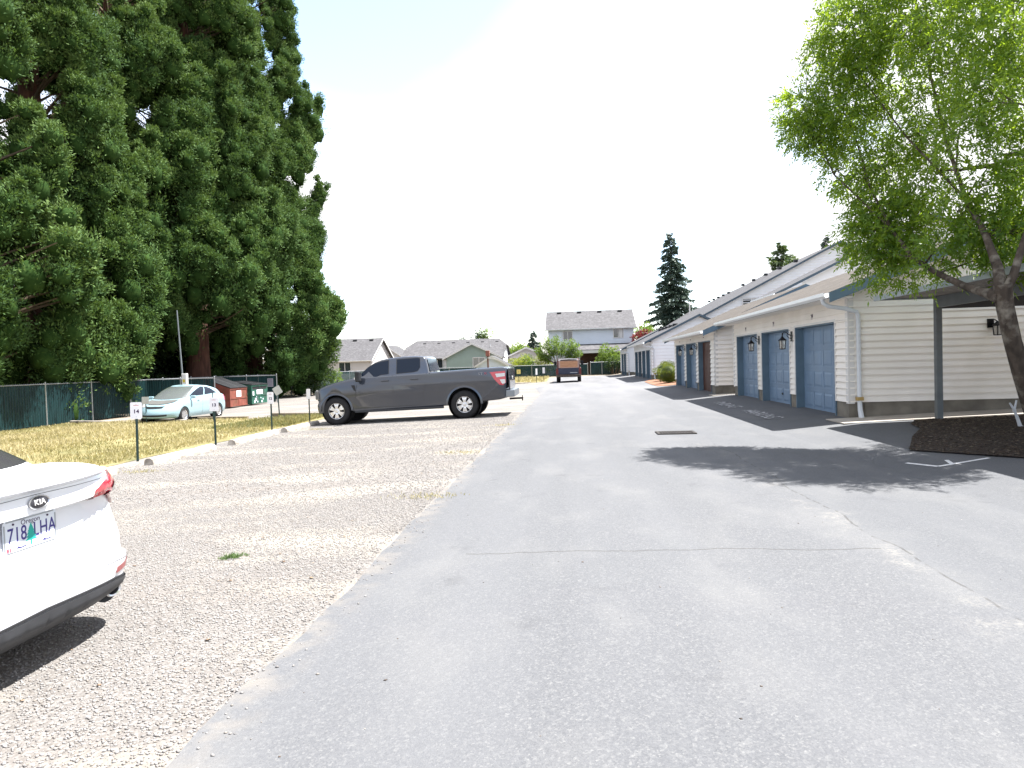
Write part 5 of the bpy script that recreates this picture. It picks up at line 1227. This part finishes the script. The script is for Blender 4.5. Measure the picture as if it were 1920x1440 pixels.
sequoia(-25.7, 46.0, 42, 6.9, 5.2, 1050, 'tall dense conifer second from the right of the row, behind the dumpsters', seed=2.2, trunk_r=.85)
sequoia(-27.2, 40.5, 42, 5.7, 5.4, 780, 'tall dense conifer in the middle of the row, behind the pale blue car', seed=3.7, trunk_r=.7)
sequoia(-26.7, 33.2, 40, 5.0, .9, 800, 'tall conifer at the left whose low boughs hang over the fence', seed=4.4, nl=400)
sequoia(-26.0, 27.0, 38, 5.0, 1.2, 480, 'leftmost tall conifer, mostly cut off by the left edge', seed=5.1, nl=300)
sequoia(-30.5, 50.5, 40, 6.0, 5.5, 460, 'conifer standing behind the others, its trunk seen in the dark gap', seed=6.9, trunk_r=.8, nl=150)
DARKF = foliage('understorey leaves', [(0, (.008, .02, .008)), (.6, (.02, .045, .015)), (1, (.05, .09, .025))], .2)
LIGHTF = foliage('fresh green leaves', [(0, (.04, .085, .015)), (.5, (.085, .15, .03)), (1, (.17, .23, .05))], .4, (.32, .45, .05))
YELF = foliage('yellow green leaves', [(0, (.10, .14, .02)), (.5, (.20, .25, .035)), (1, (.32, .34, .06))], .4, (.45, .5, .06))
REDF = foliage('dark red leaves', [(0, (.05, .01, .015)), (.6, (.12, .025, .03)), (1, (.22, .06, .06))], .3, (.3, .05, .04))
FIRF = foliage('blue green needles', [(0, (.022, .044, .036)), (.6, (.05, .082, .062)), (1, (.09, .125, .085))], .12, (.05, .08, .03))
BALLF = foliage('clipped shrub leaves', [(0, (.035, .055, .008)), (.6, (.085, .12, .018)), (1, (.17, .20, .03))], .3, (.3, .36, .03))
def blobs(name, parent, B_, dens, size, m_, asp=.45, shell=.75, jit=.25, up=.2):
    """foliage spread through a set of rounded masses (x,y,z,r,rz)"""
    Pn, Dn, T_ = [], [], []
    for (x, y, z, r, rz) in B_:
        n = int(dens*r*r); d = rdir(n); rad = (rng.random(n)**.5*(1-shell)+shell*(.8+.25*rng.random(n)))
        w_ = 1+.2*np.sin(d[:, 0]*5+x*3)*np.sin(d[:, 1]*6+z)+.15*np.sin(d[:, 2]*8+y)
        Pn.append(np.array([x, y, z])+d*(rad*w_)[:, None]*np.array([r, r, rz])); Dn.append(unit(d+jit*3*rdir(n)+np.array([0, 0, up])))
        T_.append(.2+.3*random.random()+.5*rng.random(n)*rad)
    Pn, Dn, T_ = np.concatenate(Pn), np.concatenate(Dn), np.concatenate(T_)
    ln = size*(.7+.6*rng.random(len(Pn)))
    return leaves(name, Pn, Dn, side(Dn), ln, ln*asp, m_, parent, T_)
def bush(x, y, B_, label, m_, dens=700, size=.12, group=None, name='shrub', cat='shrub', stems=True, z=None, core=False, **k):
    o = empty(name, (x, y, gz(x) if z is None else z), 0, label, cat, group)
    blobs('foliage', o, B_, dens, size, m_, **k)
    if core:
        c_ = MB()
        for (bx_, by_, bz_, r, rz) in B_: c_.lathe([(r*.86*math.cos(t), bz_+rz*.86*math.sin(t)) for t in np.linspace(-1.4, 1.57, 12)], (bx_, by_, 0), 'z', 16)
        c_.build('inner_leaves', bpy.data.materials['clipped shrub leaves'], o, smooth=True)
    if stems:
        s = MB()
        for b in B_[:8]: s.tube([(b[0]*.3, b[1]*.3, -.1), (b[0]*.7, b[1]*.7, b[2]*.6), (b[0], b[1], b[2])], [.05, .03, .015], 5)
        s.build('stem', STEM, o)
    return o
# understorey behind the fence keeps the gap between the trunks dark
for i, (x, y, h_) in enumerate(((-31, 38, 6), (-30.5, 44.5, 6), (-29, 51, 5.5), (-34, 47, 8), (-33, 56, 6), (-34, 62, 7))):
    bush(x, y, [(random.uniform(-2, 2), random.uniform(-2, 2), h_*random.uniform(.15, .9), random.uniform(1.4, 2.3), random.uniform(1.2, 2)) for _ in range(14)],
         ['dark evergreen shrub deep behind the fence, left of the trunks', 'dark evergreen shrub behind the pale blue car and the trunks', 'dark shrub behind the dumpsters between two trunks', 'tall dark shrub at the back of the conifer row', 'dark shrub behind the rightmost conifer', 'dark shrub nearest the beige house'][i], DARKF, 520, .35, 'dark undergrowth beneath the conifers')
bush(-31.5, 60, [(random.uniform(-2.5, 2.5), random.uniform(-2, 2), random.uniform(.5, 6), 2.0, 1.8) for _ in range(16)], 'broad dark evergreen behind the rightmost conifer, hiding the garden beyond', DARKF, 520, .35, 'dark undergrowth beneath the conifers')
bush(-21.6, 56.5, [(0, 0, 2.8, 1.7, 2.2), (.6, -.3, 1.4, 1.3, 1.2), (-.9, .3, 1.2, 1.3, 1.2), (1.2, .5, 3.8, 1.0, 1.4), (-.6, 0, 4.6, 1.3, 1.3)], 'leafy green shrub at the foot of the rightmost conifer, before the fence', DARKF, 1100, .2)
bush(-21.9, 63.5, [(0, 0, .8, .55, .8), (0, 0, 1.6, .35, .5), (.1, 0, .4, .7, .4)], 'small bright conical bush against the teal fence', LIGHTF, 1600, .14)
# round clipped bushes by the garages
bush(5.75, 44.0, [(0, 0, .56, .66, .56)], 'rounded clipped bush farther from us of the pair beside the garage', BALLF, 16000, .05, 'pair of clipped round bushes', shell=.93, jit=.12, stems=False, core=True)
bush(5.45, 40.3, [(0, 0, .52, .58, .54)], 'rounded clipped bush nearer to us of the pair beside the garage', BALLF, 18000, .05, 'pair of clipped round bushes', shell=.93, jit=.12, stems=False, core=True)
bush(6.3, 38.6, [(0, 0, .6, .4, .6), (.3, .4, .9, .3, .4)], 'loose pale green plant squeezed between the round bush and the garage wall', LIGHTF, 1800, .12)
# hedge and plants beyond the back fence
hb = [(-6.2, 78.2, 'YELF', 1.3), (-4.6, 78.0, 'LIGHTF', 1.1), (-3.3, 78.4, 'YELF', .9)]
for i, (x, y, m_, r) in enumerate(hb):
    bush(x, y, [(random.uniform(-.9, .9), random.uniform(-.4, .4), random.uniform(.9, 2.0), r*.6, r*.55) for _ in range(7)], ['yellow green shrub over the back fence, beside the shed', 'green shrub over the back fence, middle of the three', 'yellow shrub over the back fence, by the young tree'][i], globals()[m_], 420, .2, 'garden shrubs showing over the back fence')
bush(4.0, 77.4, [(random.uniform(-1.2, 1.3), random.uniform(-.4, .4), random.uniform(1.2, 3.0), .55, .6) for _ in range(14)], 'bright green climbing shrub spilling over the gate at the end of the drive', LIGHTF, 700, .2)
bush(4.4, 76.2, [(random.uniform(-1.2, 1.2), random.uniform(-.05, .05), random.uniform(.5, 1.6), .4, .45) for _ in range(12)], 'dark ivy mounded on the end of the back fence by the farthest garage', DARKF, 900, .14)
bush(8.1, 80, [(random.uniform(-.8, .6), random.uniform(-1, 1), random.uniform(2.4, 4.2), .7, .6) for _ in range(10)], 'dark red leaved tree beside the two-storey house', REDF, 360, .28, name='red_tree', cat='tree')
bush(9.8, 96, [(random.uniform(-.9, 1.2), random.uniform(-1, 1), random.uniform(3, 5.4), .8, .8) for _ in range(14)], 'pale green tree just right of the two-storey house', LIGHTF, 260, .3, name='leafy_tree', cat='tree')
bush(-8.6, 108, [(random.uniform(-1.4, 1.4), random.uniform(-1, 1), random.uniform(2, 4.1), 1.1, 1.0) for _ in range(12)], 'round green tree beyond the gap right of the green house', LIGHTF, 260, .3, name='leafy_tree', cat='tree')
for i, (px_, zz, w_) in enumerate(((-17.5, 7.4, .7), (-15.1, 7.6, 1.5), (-13.9, 8.3, 1.4))):
    bush(px_, 112, [(random.uniform(-w_, w_)*.6, 0, zz-1.1-random.random()*2.2, w_*.6, .8) for _ in range(7)]+[(0, 0, zz-.5, w_*.35, .6)], ['small dark tree tip over the green house roof, leftmost of three', 'rounded tree top over the green house roof, middle of three', 'feathery light tree top over the green house roof, rightmost of three'][i], [FIRF, FIRF, LIGHTF][i], 300, .25, 'tree tops showing over the green house', name='distant_tree', cat='tree')
# young tree by the back fence
yt_ = empty('young_tree', (-1.35, 78.0, 0), 0, 'young spreading bright green tree over the back fence, left of the two-storey house', 'tree')
s = MB(); tips = []
s.tube([(-.3, 0, -.1), (-.35, 0, 1.0), (-.3, 0, 1.7)], [.11, .09, .07], 8)
for i in range(15):
    a = R(-75+150*i/14)+random.uniform(-.08, .08); ln = random.uniform(2.1, 3.3)*(1-.15*abs(math.sin(a))); dy = random.uniform(-.5, .5)
    e_ = (-.3+math.sin(a)*ln*.95, dy*ln*.5, 1.5+math.cos(a)*ln*.95); m1 = (-.3+math.sin(a)*ln*.5, dy*.3, 1.45+math.cos(a)*ln*.42)
    s.tube([(-.32, 0, 1.2), m1, e_], [.05, .035, .012], 5); tips += [(m1, e_)]
s.build('trunk', mat('pale bark', (.25, .22, .19), .9, var=.2), yt_)
Bq = []
for m1, e_ in tips:
    for q in np.linspace(.0, 1.05, 6): Bq.append((m1[0]+(e_[0]-m1[0])*q+random.uniform(-.1, .1), m1[1]+(e_[1]-m1[1])*q, m1[2]+(e_[2]-m1[2])*q, .34, .30))
blobs('foliage', yt_, Bq, 700, .17, LIGHTF, jit=.4, shell=.4)
# conifers in the distance
def conifer(x, y, H, Rm, label, z0=.12, m_=FIRF, drop=.35, whorl=.62, size=.55, dens=1.0, gap=.0, name='conifer', z=0, irregular=.2):
    t_ = empty(name, (x, y, z), 0, label, 'tree', 'conifers on the skyline')
    MB().tube([(0, 0, 0), (0, 0, H*.5), (0, 0, H)], [H*.018, H*.011, .02], 8).build('trunk', STEM, t_)
    Pn, Dn, T_ = [], [], []; sm_ = MB(); zz = H*z0
    while zz < H*.99:
        q = (zz-H*z0)/(H*(1-z0)); L0 = Rm*(1-q)**.8+.12; nb = int(6+5*(1-q))
        for b in range(nb):
            if random.random() < gap: continue
            a = random.uniform(0, 6.28); Lb = L0*random.uniform(1-irregular*1.6, 1+irregular*.6); zb_ = zz+random.uniform(-.3, .3)
            n = max(8, int(34*dens*Lb)); t = rng.random(n)**.75
            cz = zb_+Lb*(.10*t-drop*t**1.6)+.18*Lb*np.maximum(0, t-.85)*4*.3
            sw = (rng.random(n)-.5)*.75*Lb*(1-t*.55)
            px_ = np.cos(a)*t*Lb-np.sin(a)*sw; py_ = np.sin(a)*t*Lb+np.cos(a)*sw
            Pn.append(np.stack([px_, py_, cz-np.abs(sw)*.25+.08*rng.normal(size=n)], 1)); Dn.append(unit(np.stack([np.full(n, np.cos(a)), np.full(n, np.sin(a)), np.full(n, -.5)], 1)+.7*rdir(n)))
            T_.append(.2+.5*rng.random(n)+.2*t)
            sm_.tube([(0, 0, zb_), (math.cos(a)*Lb*.8, math.sin(a)*Lb*.8, zb_-drop*Lb*.5)], [.05, .02], 3, cap=False)
        zz += whorl*(1-.45*q)
    Pn, Dn, T_ = np.concatenate(Pn), np.concatenate(Dn), np.concatenate(T_); ln = size*(.6+.7*rng.random(len(Pn)))
    leaves('crown', Pn, Dn, side(Dn), ln, ln*.35, m_, t_, T_); sm_.build('branch', STEM, t_, fixn=False)
conifer(17.0, 121, 22.8, 5.4, 'tall dark fir standing alone on the skyline above the garages', irregular=.25, whorl=.72, gap=.06, dens=1.25)
conifer(32.6, 112, 19.0, 6.8, 'broad ragged conifer rising behind the long apartment roof', irregular=.45, gap=.12, drop=.05, size=.6, whorl=.8, dens=1.4, m_=foliage('pine needles', [(0, (.02, .04, .02)), (.6, (.05, .08, .035)), (1, (.12, .15, .05))], .15))
conifer(43.5, 124, 21.7, 3.0, 'small fir tip above the apartment gable, near the leafy tree', whorl=.7)
conifer(-6.3, 115, 7.0, 1.9, 'small pointed fir above the low grey roof, left of the two-storey house', z0=.1, dens=1.6, size=.4)

# ---------------------------------------------------------------- the leafy tree at the right
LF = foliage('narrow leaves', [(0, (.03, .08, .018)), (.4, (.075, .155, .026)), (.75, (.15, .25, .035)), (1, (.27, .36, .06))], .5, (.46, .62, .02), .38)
rt = empty('leafy_tree', (6.0, 9.35, gz(6.0)), 0, 'leaning tree with narrow bright green leaves overhanging the drive at the right', 'tree')
def AT(px, py, Y):
    d = CM@np.array([(px-960)/F, -(py-720)/F, 1.]); p = np.array([0, 0, 1.5])+d*(Y/d[1]); return p-np.array([6.0, 9.35, gz(6.0)])
BL = [(1500, 250, .25, 10.9), (1560, 270, .3, 10.9), (1690, 400, .3, 10), (1600, 130, .4, 10.5), (1505, 205, .36, 10.9), (1545, 235, .38, 10.9), (1590, 200, .5, 10.6), (1560, 110, .42, 10.6), (1600, 50, .55, 10.4), (1660, 130, .6, 10.2), (1660, 230, .45, 10), (1690, 30, .6, 9.8),
      (1575, 330, .26, 10.8), (1610, 340, .34, 10.6), (1655, 310, .36, 10.2), (1640, 395, .36, 10.2), (1625, 450, .36, 10.2), (1680, 440, .45, 9.9), (1650, 500, .33, 10), (1715, 490, .42, 9.6), (1775, 470, .42, 9.4),
      (1770, 60, .6, 9.4), (1750, 180, .42, 9.2), (1800, 240, .4, 8.8), (1735, 350, .32, 9.4), (1790, 400, .36, 9.2), (1850, 80, .6, 8.8), (1850, 190, .42, 8.6), (1890, 290, .38, 8.8), (1850, 340, .3, 9),
      (1840, 430, .4, 9.3), (1900, 440, .36, 9), (1890, 500, .28, 9.6), (1950, 180, .7, 8.6), (1960, 330, .6, 8.8), (1940, 20, .8, 8.6), (2040, 250, .7, 9), (2050, 60, .7, 9), (1980, 460, .5, 9.4),
      (1850, -110, .7, 9.2), (1700, -90, .5, 9.8), (1980, -140, .7, 9.2), (1600, -40, .4, 10.3), (2120, 380, .8, 9.6), (1740, 270, .25, 9.6), (1920, 390, .3, 10)]
for i in range(8): BL.append((random.uniform(1850, 2200), random.uniform(-220, 420), random.uniform(.5, .9), random.uniform(10, 11.5)))
bl = [(AT(a, b, d+(1.35 if a < 1760 else .8)), r*(1+.125*(a < 1760))) for a, b, r, d in BL]
Pn, Dn, Un, Ln_, T_ = [], [], [], [], []
twg = MB()
for c, r in bl:
    n = int((1200 if c[0] < -1.7 or random.random() < .45 else 430)*r*r+110*r); d = rdir(n); rad = r*(.2+.80*rng.random(n)**.5); w_ = 1+.20*np.sin(d[:, 0]*6+c[0]*5)*np.sin(d[:, 2]*6+c[2]*4)
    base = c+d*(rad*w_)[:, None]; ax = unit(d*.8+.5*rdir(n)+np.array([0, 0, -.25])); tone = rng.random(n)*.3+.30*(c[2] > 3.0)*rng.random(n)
    s0 = side(ax)
    for k in range(9):                      # a spray: paired narrow leaflets along a thin axis
        f = (k//2)/4.; sg = 1 if k % 2 else -1
        p = base+ax*(f*.17); dd = unit(ax*(.45 if k < 8 else 1)+s0*sg*(.9 if k < 8 else 0)+.25*rdir(n)+np.array([0, 0, -.22]))
        Pn.append(p); Dn.append(dd); Un.append(side(dd)); Ln_.append(.066+.035*rng.random(n)); T_.append(tone+.35*rng.random(n))
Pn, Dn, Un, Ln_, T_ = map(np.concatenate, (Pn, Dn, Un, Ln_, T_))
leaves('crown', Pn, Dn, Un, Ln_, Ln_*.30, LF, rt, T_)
tr = MB(); O_ = lambda x, y, z: (x-6.0, y-9.35, z-gz(6.0))
LIMB = [([(6.16, 9.5, -.1), (6.02, 9.4, .25), (5.68, 9.2, .75), (5.49, 9.08, 1.15), (5.34, 9.02, 1.6), (5.25, 9, 2.0), (5.22, 9, 2.28)], [.19, .13, .11, .10, .095, .095, .10], 14),
 ([(5.22, 9, 2.15), (5.18, 9.02, 2.5), (5.12, 9.15, 2.9), (5.0, 9.35, 3.4), (4.9, 9.6, 4.2), (4.8, 9.8, 5.2), (4.85, 10, 6.4)], [.085, .06, .042, .032, .024, .018, .01], 10),
 ([(5.24, 9, 2.15), (5.34, 8.98, 2.4), (5.44, 9, 2.7), (5.7, 9.1, 3.3), (6.0, 9.2, 4.2), (6.2, 9.2, 5.4)], [.06, .048, .04, .034, .026, .014], 9),
 ([(5.2, 9, 2.12), (5.0, 9, 2.2), (4.82, 9.05, 2.28), (4.62, 9.3, 2.48), (4.5, 9.7, 2.75), (4.42, 10.1, 3.2), (4.35, 10.6, 3.9), (4.3, 11.0, 4.8), (4.1, 11.3, 5.6)], [.085, .06, .048, .038, .028, .022, .016, .012, .006], 10),
 ([(4.42, 10.1, 3.2), (4.0, 11, 4.2), (3.8, 11.6, 5.3), (3.9, 11.8, 6.2)], [.018, .013, .009, .005], 7),
 ([(5.0, 9.35, 3.4), (4.6, 10, 4.4), (4.3, 10.8, 5.6)], [.02, .013, .006], 7)]
nodes_ = []
for pts, rad, k in LIMB:
    if k < 14 and pts[0][0] < 5.23:
        pts = [tuple(np.array((0, 0, 1.5))+(np.array(p)-(0, 0, 1.5))*(1+.085*min(1, i_/3.*(1 if pts[0][1] < 9.1 else 3)+(0 if pts[0][1] < 9.1 else 1)))) for i_, p in enumerate(pts)]
    P_ = [O_(*p) for p in pts]; tr.tube(P_, rad, k)
    if k < 14: nodes_ += P_[1:]+[tuple((Vector(a_)+Vector(b_))/2) for a_, b_ in zip(P_[1:], P_[2:])]
tr.build('trunk', BRK2, rt, smooth=60)
bb_ = MB()
for c, r in bl:
    q = min(nodes_, key=lambda n_: (Vector(n_)-Vector(c)).length+max(0, n_[2]-c[2])*1.2)
    mid = (Vector(q)+Vector(c))/2+Vector((0, 0, .12)); bb_.tube([q, mid, c], [.015, .011, .005], 6, cap=False)
    for k in range(5):
        e = Vector(c)+Vector(rdir(1)[0])*r*.8; bb_.tube([mid.lerp(Vector(c), random.random()), e], [.006, .003], 4, cap=False)
bb_.build('branch', BRK2, rt, smooth=True, fixn=False)
# ---------------------------------------------------------------- grass, gravel, litter
GR = foliage('dry grass blades', [(0, (.09, .105, .035)), (.22, (.19, .18, .07)), (.5, (.33, .285, .145)), (1, (.46, .405, .24))], .35, (.5, .42, .15))
g = G('dry lawn')
c = g.ramp(g.noise(.8, 7), [(.28, (.06, .07, .02)), (.45, (.17, .15, .06)), (.62, (.25, .21, .10)), (.78, (.13, .10, .06))])
M['lawn'] = g.out(g.mix(.3, c, g.ramp(g.noise(25, 6), [(.3, (.06, .055, .022)), (.7, (.22, .19, .10))])), .95, g.bump(g.noise(30, 6), .7, .03))
GP = [(-22.9, 12), (-22.9, 30.5), (-18.5, 28.3), (-15.0, 26.6), (-9.2, 25.8), (-8.75, 24.5), (-8.95, 20), (-8.8, 17), (-9.0, 14), (-8.9, 12)]
sheet('dry_lawn', GP, .012, M['lawn'])
sheet('lawn_verge', [(-12.5, 60), (-12, 76), (-2.6, 76), (-2.2, 58.5), (-3.4, 56.6), (-6.6, 55.6), (-8.5, 58)], .012, M['lawn'])
def inside(P_, poly):
    x, y = P_[:, 0], P_[:, 1]; r = np.zeros(len(P_), bool)
    for (x0, y0), (x1, y1) in zip(poly, poly[1:]+poly[:1]):
        r ^= ((y0 > y) != (y1 > y)) & (x < (x1-x0)*(y-y0)/(y1-y0+1e-12)+x0)
    return r
def grass(name, poly, n, h, label=None, m_=GR, bias=0, w=.012):
    a = np.array(poly); P_ = np.stack([rng.uniform(a[:, 0].min(), a[:, 0].max(), n), rng.uniform(a[:, 1].min(), a[:, 1].max(), n), np.zeros(n)], 1)
    P_ = P_[inside(P_, poly)]; nz = vnoise(P_, 1.3)+vnoise(P_, 3.1, 2); P_ = P_[rng.random(len(P_)) < .55+.35*nz]; n = len(P_)
    nz = vnoise(P_, .9, 4)+.6*vnoise(P_, 2.7, 1)
    P_[:, 2] = gzv(P_[:, 0])+.01; D_ = unit(np.stack([.5*rng.normal(size=n), .5*rng.normal(size=n), np.ones(n)], 1)); ln = h*(.5+.9*rng.random(n))*(1+.4*nz)
    o = leaves(name, P_, D_, side(D_), ln, w*(1+rng.random(n)), m_, None, .5+.28*nz+.35*(rng.random(n)-.5)+bias)
    return tag(o, kind='stuff')
grass('dry_grass', [(-22.9, 17), (-22.9, 30), (-18.5, 28.2), (-15.0, 26.5), (-9.3, 25.7), (-9.0, 22), (-9.15, 17)], 90000, .10, w=.016)
grass('dry_grass', [(-19, 9), (-22, 17), (-9.1, 17), (-9.1, 14), (-9.2, 9)], 60000, .10, w=.014)
grass('green_grass', [(-11.8, 21), (-12, 26.3), (-9.1, 25.6), (-8.9, 21)], 9000, .15, bias=-.45, w=.018)
grass('verge_grass', [(-12, 62), (-12, 76), (-2.6, 76), (-2.6, 58)], 12000, .22, w=.05)
TU = [(-2.92, 5.65, .05, 130, .045), (-2.98, 5.60, .03, 40, .035), (-2.84, 5.71, .03, 30, .03)]
for i, (x, y, r, n, h) in enumerate(TU):
    a = rng.random(n)*6.28; q = r*np.sqrt(rng.random(n)); P_ = np.stack([x+q*np.cos(a)*1.3, y+q*np.sin(a)*.7, np.full(n, gz(x)+.005)], 1)
    D_ = unit(np.stack([.6*rng.normal(size=n), .6*rng.normal(size=n), np.ones(n)], 1))
    o = leaves('weed_tuft', P_, D_, side(D_), h*(.5+rng.random(n)), .007, foliage('weed', [(0, (.04, .08, .03)), (1, (.13, .19, .07))], .3) if i == 0 else bpy.data.materials['weed'], None, rng.random(n))
    tag(o, ['small green weed tuft alone in the gravel', 'tiny green weed sprout left of the larger tuft in the gravel', 'tiny green weed sprout right of the larger tuft in the gravel'][i], 'weed')
for i, (x, y) in enumerate(((-7.6, 11.6), (-7.2, 19.2), (-1.75, 17.5), (-2.0, 12.2), (-1.72, 8.1))):
    n = 160; P_ = np.stack([x+.22*rng.normal(size=n), y+.10*rng.normal(size=n), np.full(n, gz(x)+.004)], 1); D_ = unit(np.stack([.8*rng.normal(size=n), .8*rng.normal(size=n), np.ones(n)], 1))
    tag(leaves('gravel_weeds', P_, D_, side(D_), .05*(.5+rng.random(n)), .008, GR, None, rng.random(n)*.8), kind='stuff')
def stones(name, poly, n, r0, r1, cols, dens=None, z=.004, sq=.6):
    a = np.array(poly); P_ = np.stack([rng.uniform(a[:, 0].min(), a[:, 0].max(), n), rng.uniform(a[:, 1].min(), a[:, 1].max(), n)], 1)
    P_ = P_[inside(P_, poly)]
    if dens is not None: P_ = P_[rng.random(len(P_)) < dens(P_)]
    n = len(P_); R_ = r0+(r1-r0)*rng.random(n)**2.2
    V0 = np.array([(1, 0, 0), (0, 1, 0), (-1, 0, 0), (0, -1, 0), (0, 0, 1), (0, 0, -1), ]); Fc = np.array([(0, 1, 4), (1, 2, 4), (2, 3, 4), (3, 0, 4), (1, 0, 5), (2, 1, 5), (3, 2, 5), (0, 3, 5)])
    V = V0[None]*(1+.45*(rng.random((n, 6, 1))-.5)); an = rng.random(n)*6.28; c_, s_ = np.cos(an)[:, None], np.sin(an)[:, None]; el = (.6+.5*rng.random(n))[:, None]
    x = V[..., 0]; y = V[..., 1]*el; X_ = x*c_-y*s_; Y_ = x*s_+y*c_; tl_ = (rng.random((n, 1))-.5)*.9; Z_ = V[..., 2]*sq+X_*tl_*.5
    C = np.stack([X_*R_[:, None]+P_[:, :1], Y_*R_[:, None]+P_[:, 1:2], Z_*R_[:, None]+gzv(P_[:, :1])+z+R_[:, None]*sq*.35], -1).reshape(-1, 3)
    me = bpy.data.meshes.new(name); me.vertices.add(6*n); me.vertices.foreach_set('co', C.astype(np.float32).ravel())
    me.loops.add(24*n); me.loops.foreach_set('vertex_index', (Fc[None]+6*np.arange(n)[:, None, None]).astype(np.int32).ravel())
    me.polygons.add(8*n); me.polygons.foreach_set('loop_start', np.arange(0, 24*n, 3, dtype=np.int32)); me.update(calc_edges=True)
    ca = me.color_attributes.new('tint', 'FLOAT_COLOR', 'POINT'); t = np.repeat(rng.random(n), 6); ca.data.foreach_set('color', np.stack([t, t, t, t*0+1], 1).astype(np.float32).ravel())
    m_ = bpy.data.materials.new(name+' stone'); m_.use_nodes = True; T = m_.node_tree; at = T.nodes.new('ShaderNodeAttribute'); at.attribute_name = 'tint'; rp = T.nodes.new('ShaderNodeValToRGB'); e = rp.color_ramp.elements
    while len(e) < len(cols): e.new(.5)
    for i, cc in enumerate(cols): e[i].position = i/(len(cols)-1); e[i].color = (*cc, 1)
    T.links.new(at.outputs['Color'], rp.inputs[0]); T.links.new(rp.outputs[0], T.nodes['Principled BSDF'].inputs['Base Color']); T.nodes['Principled BSDF'].inputs['Roughness'].default_value = .9
    me.materials.append(m_); return tag(link(bpy.data.objects.new(name, me)), kind='stuff')
SCL = [(.11, .103, .098), (.178, .169, .161), (.225, .215, .206), (.15, .134, .118), (.275, .263, .252), (.20, .19, .181), (.19, .168, .142)]
bare = lambda P_: np.clip(1.15-1.5*np.maximum(0, vnoise(np.c_[P_, P_[:, 0]*0], .9, 3)), .15, 1)
stones('gravel_stones', [(-6, 1.2), (-6.5, 8.5), (-1.66, 8.5), (-1.64, 1.2)], 150000, .003, .0115, SCL, bare)
stones('gravel_stones', [(-8.6, 8.5), (-8.6, 21), (-1.7, 21), (-1.66, 8.5)], 80000, .006, .016, SCL, bare)
stones('loose_stones', [(-1.7, 1), (-1.7, 26), (-1.25, 26), (-1.2, 1)], 2600, .004, .013, SCL, lambda P_: np.clip(.9-(P_[:, 0]+1.7)*2.4, .02, 1), z=.01)
stones('road_debris', [(-1.6, 1.5), (-1.6, 20), (4.5, 20), (4.5, 1.5)], 260, .004, .012, [(.04, .03, .025), (.10, .07, .05), (.3, .28, .25)], z=.01, sq=.35)
stones('mulch_chips', MULCH, 9000, .012, .035, [(.015, .010, .007), (.035, .022, .014), (.065, .045, .03), (.11, .09, .065)], z=.03, sq=.3)
stones('fallen_twigs', [(-7.5, 3), (-8, 18), (-1.8, 18), (-1.8, 3)], 900, .006, .020, [(.12, .07, .04), (.2, .13, .08), (.28, .2, .12)], z=.012, sq=.16)
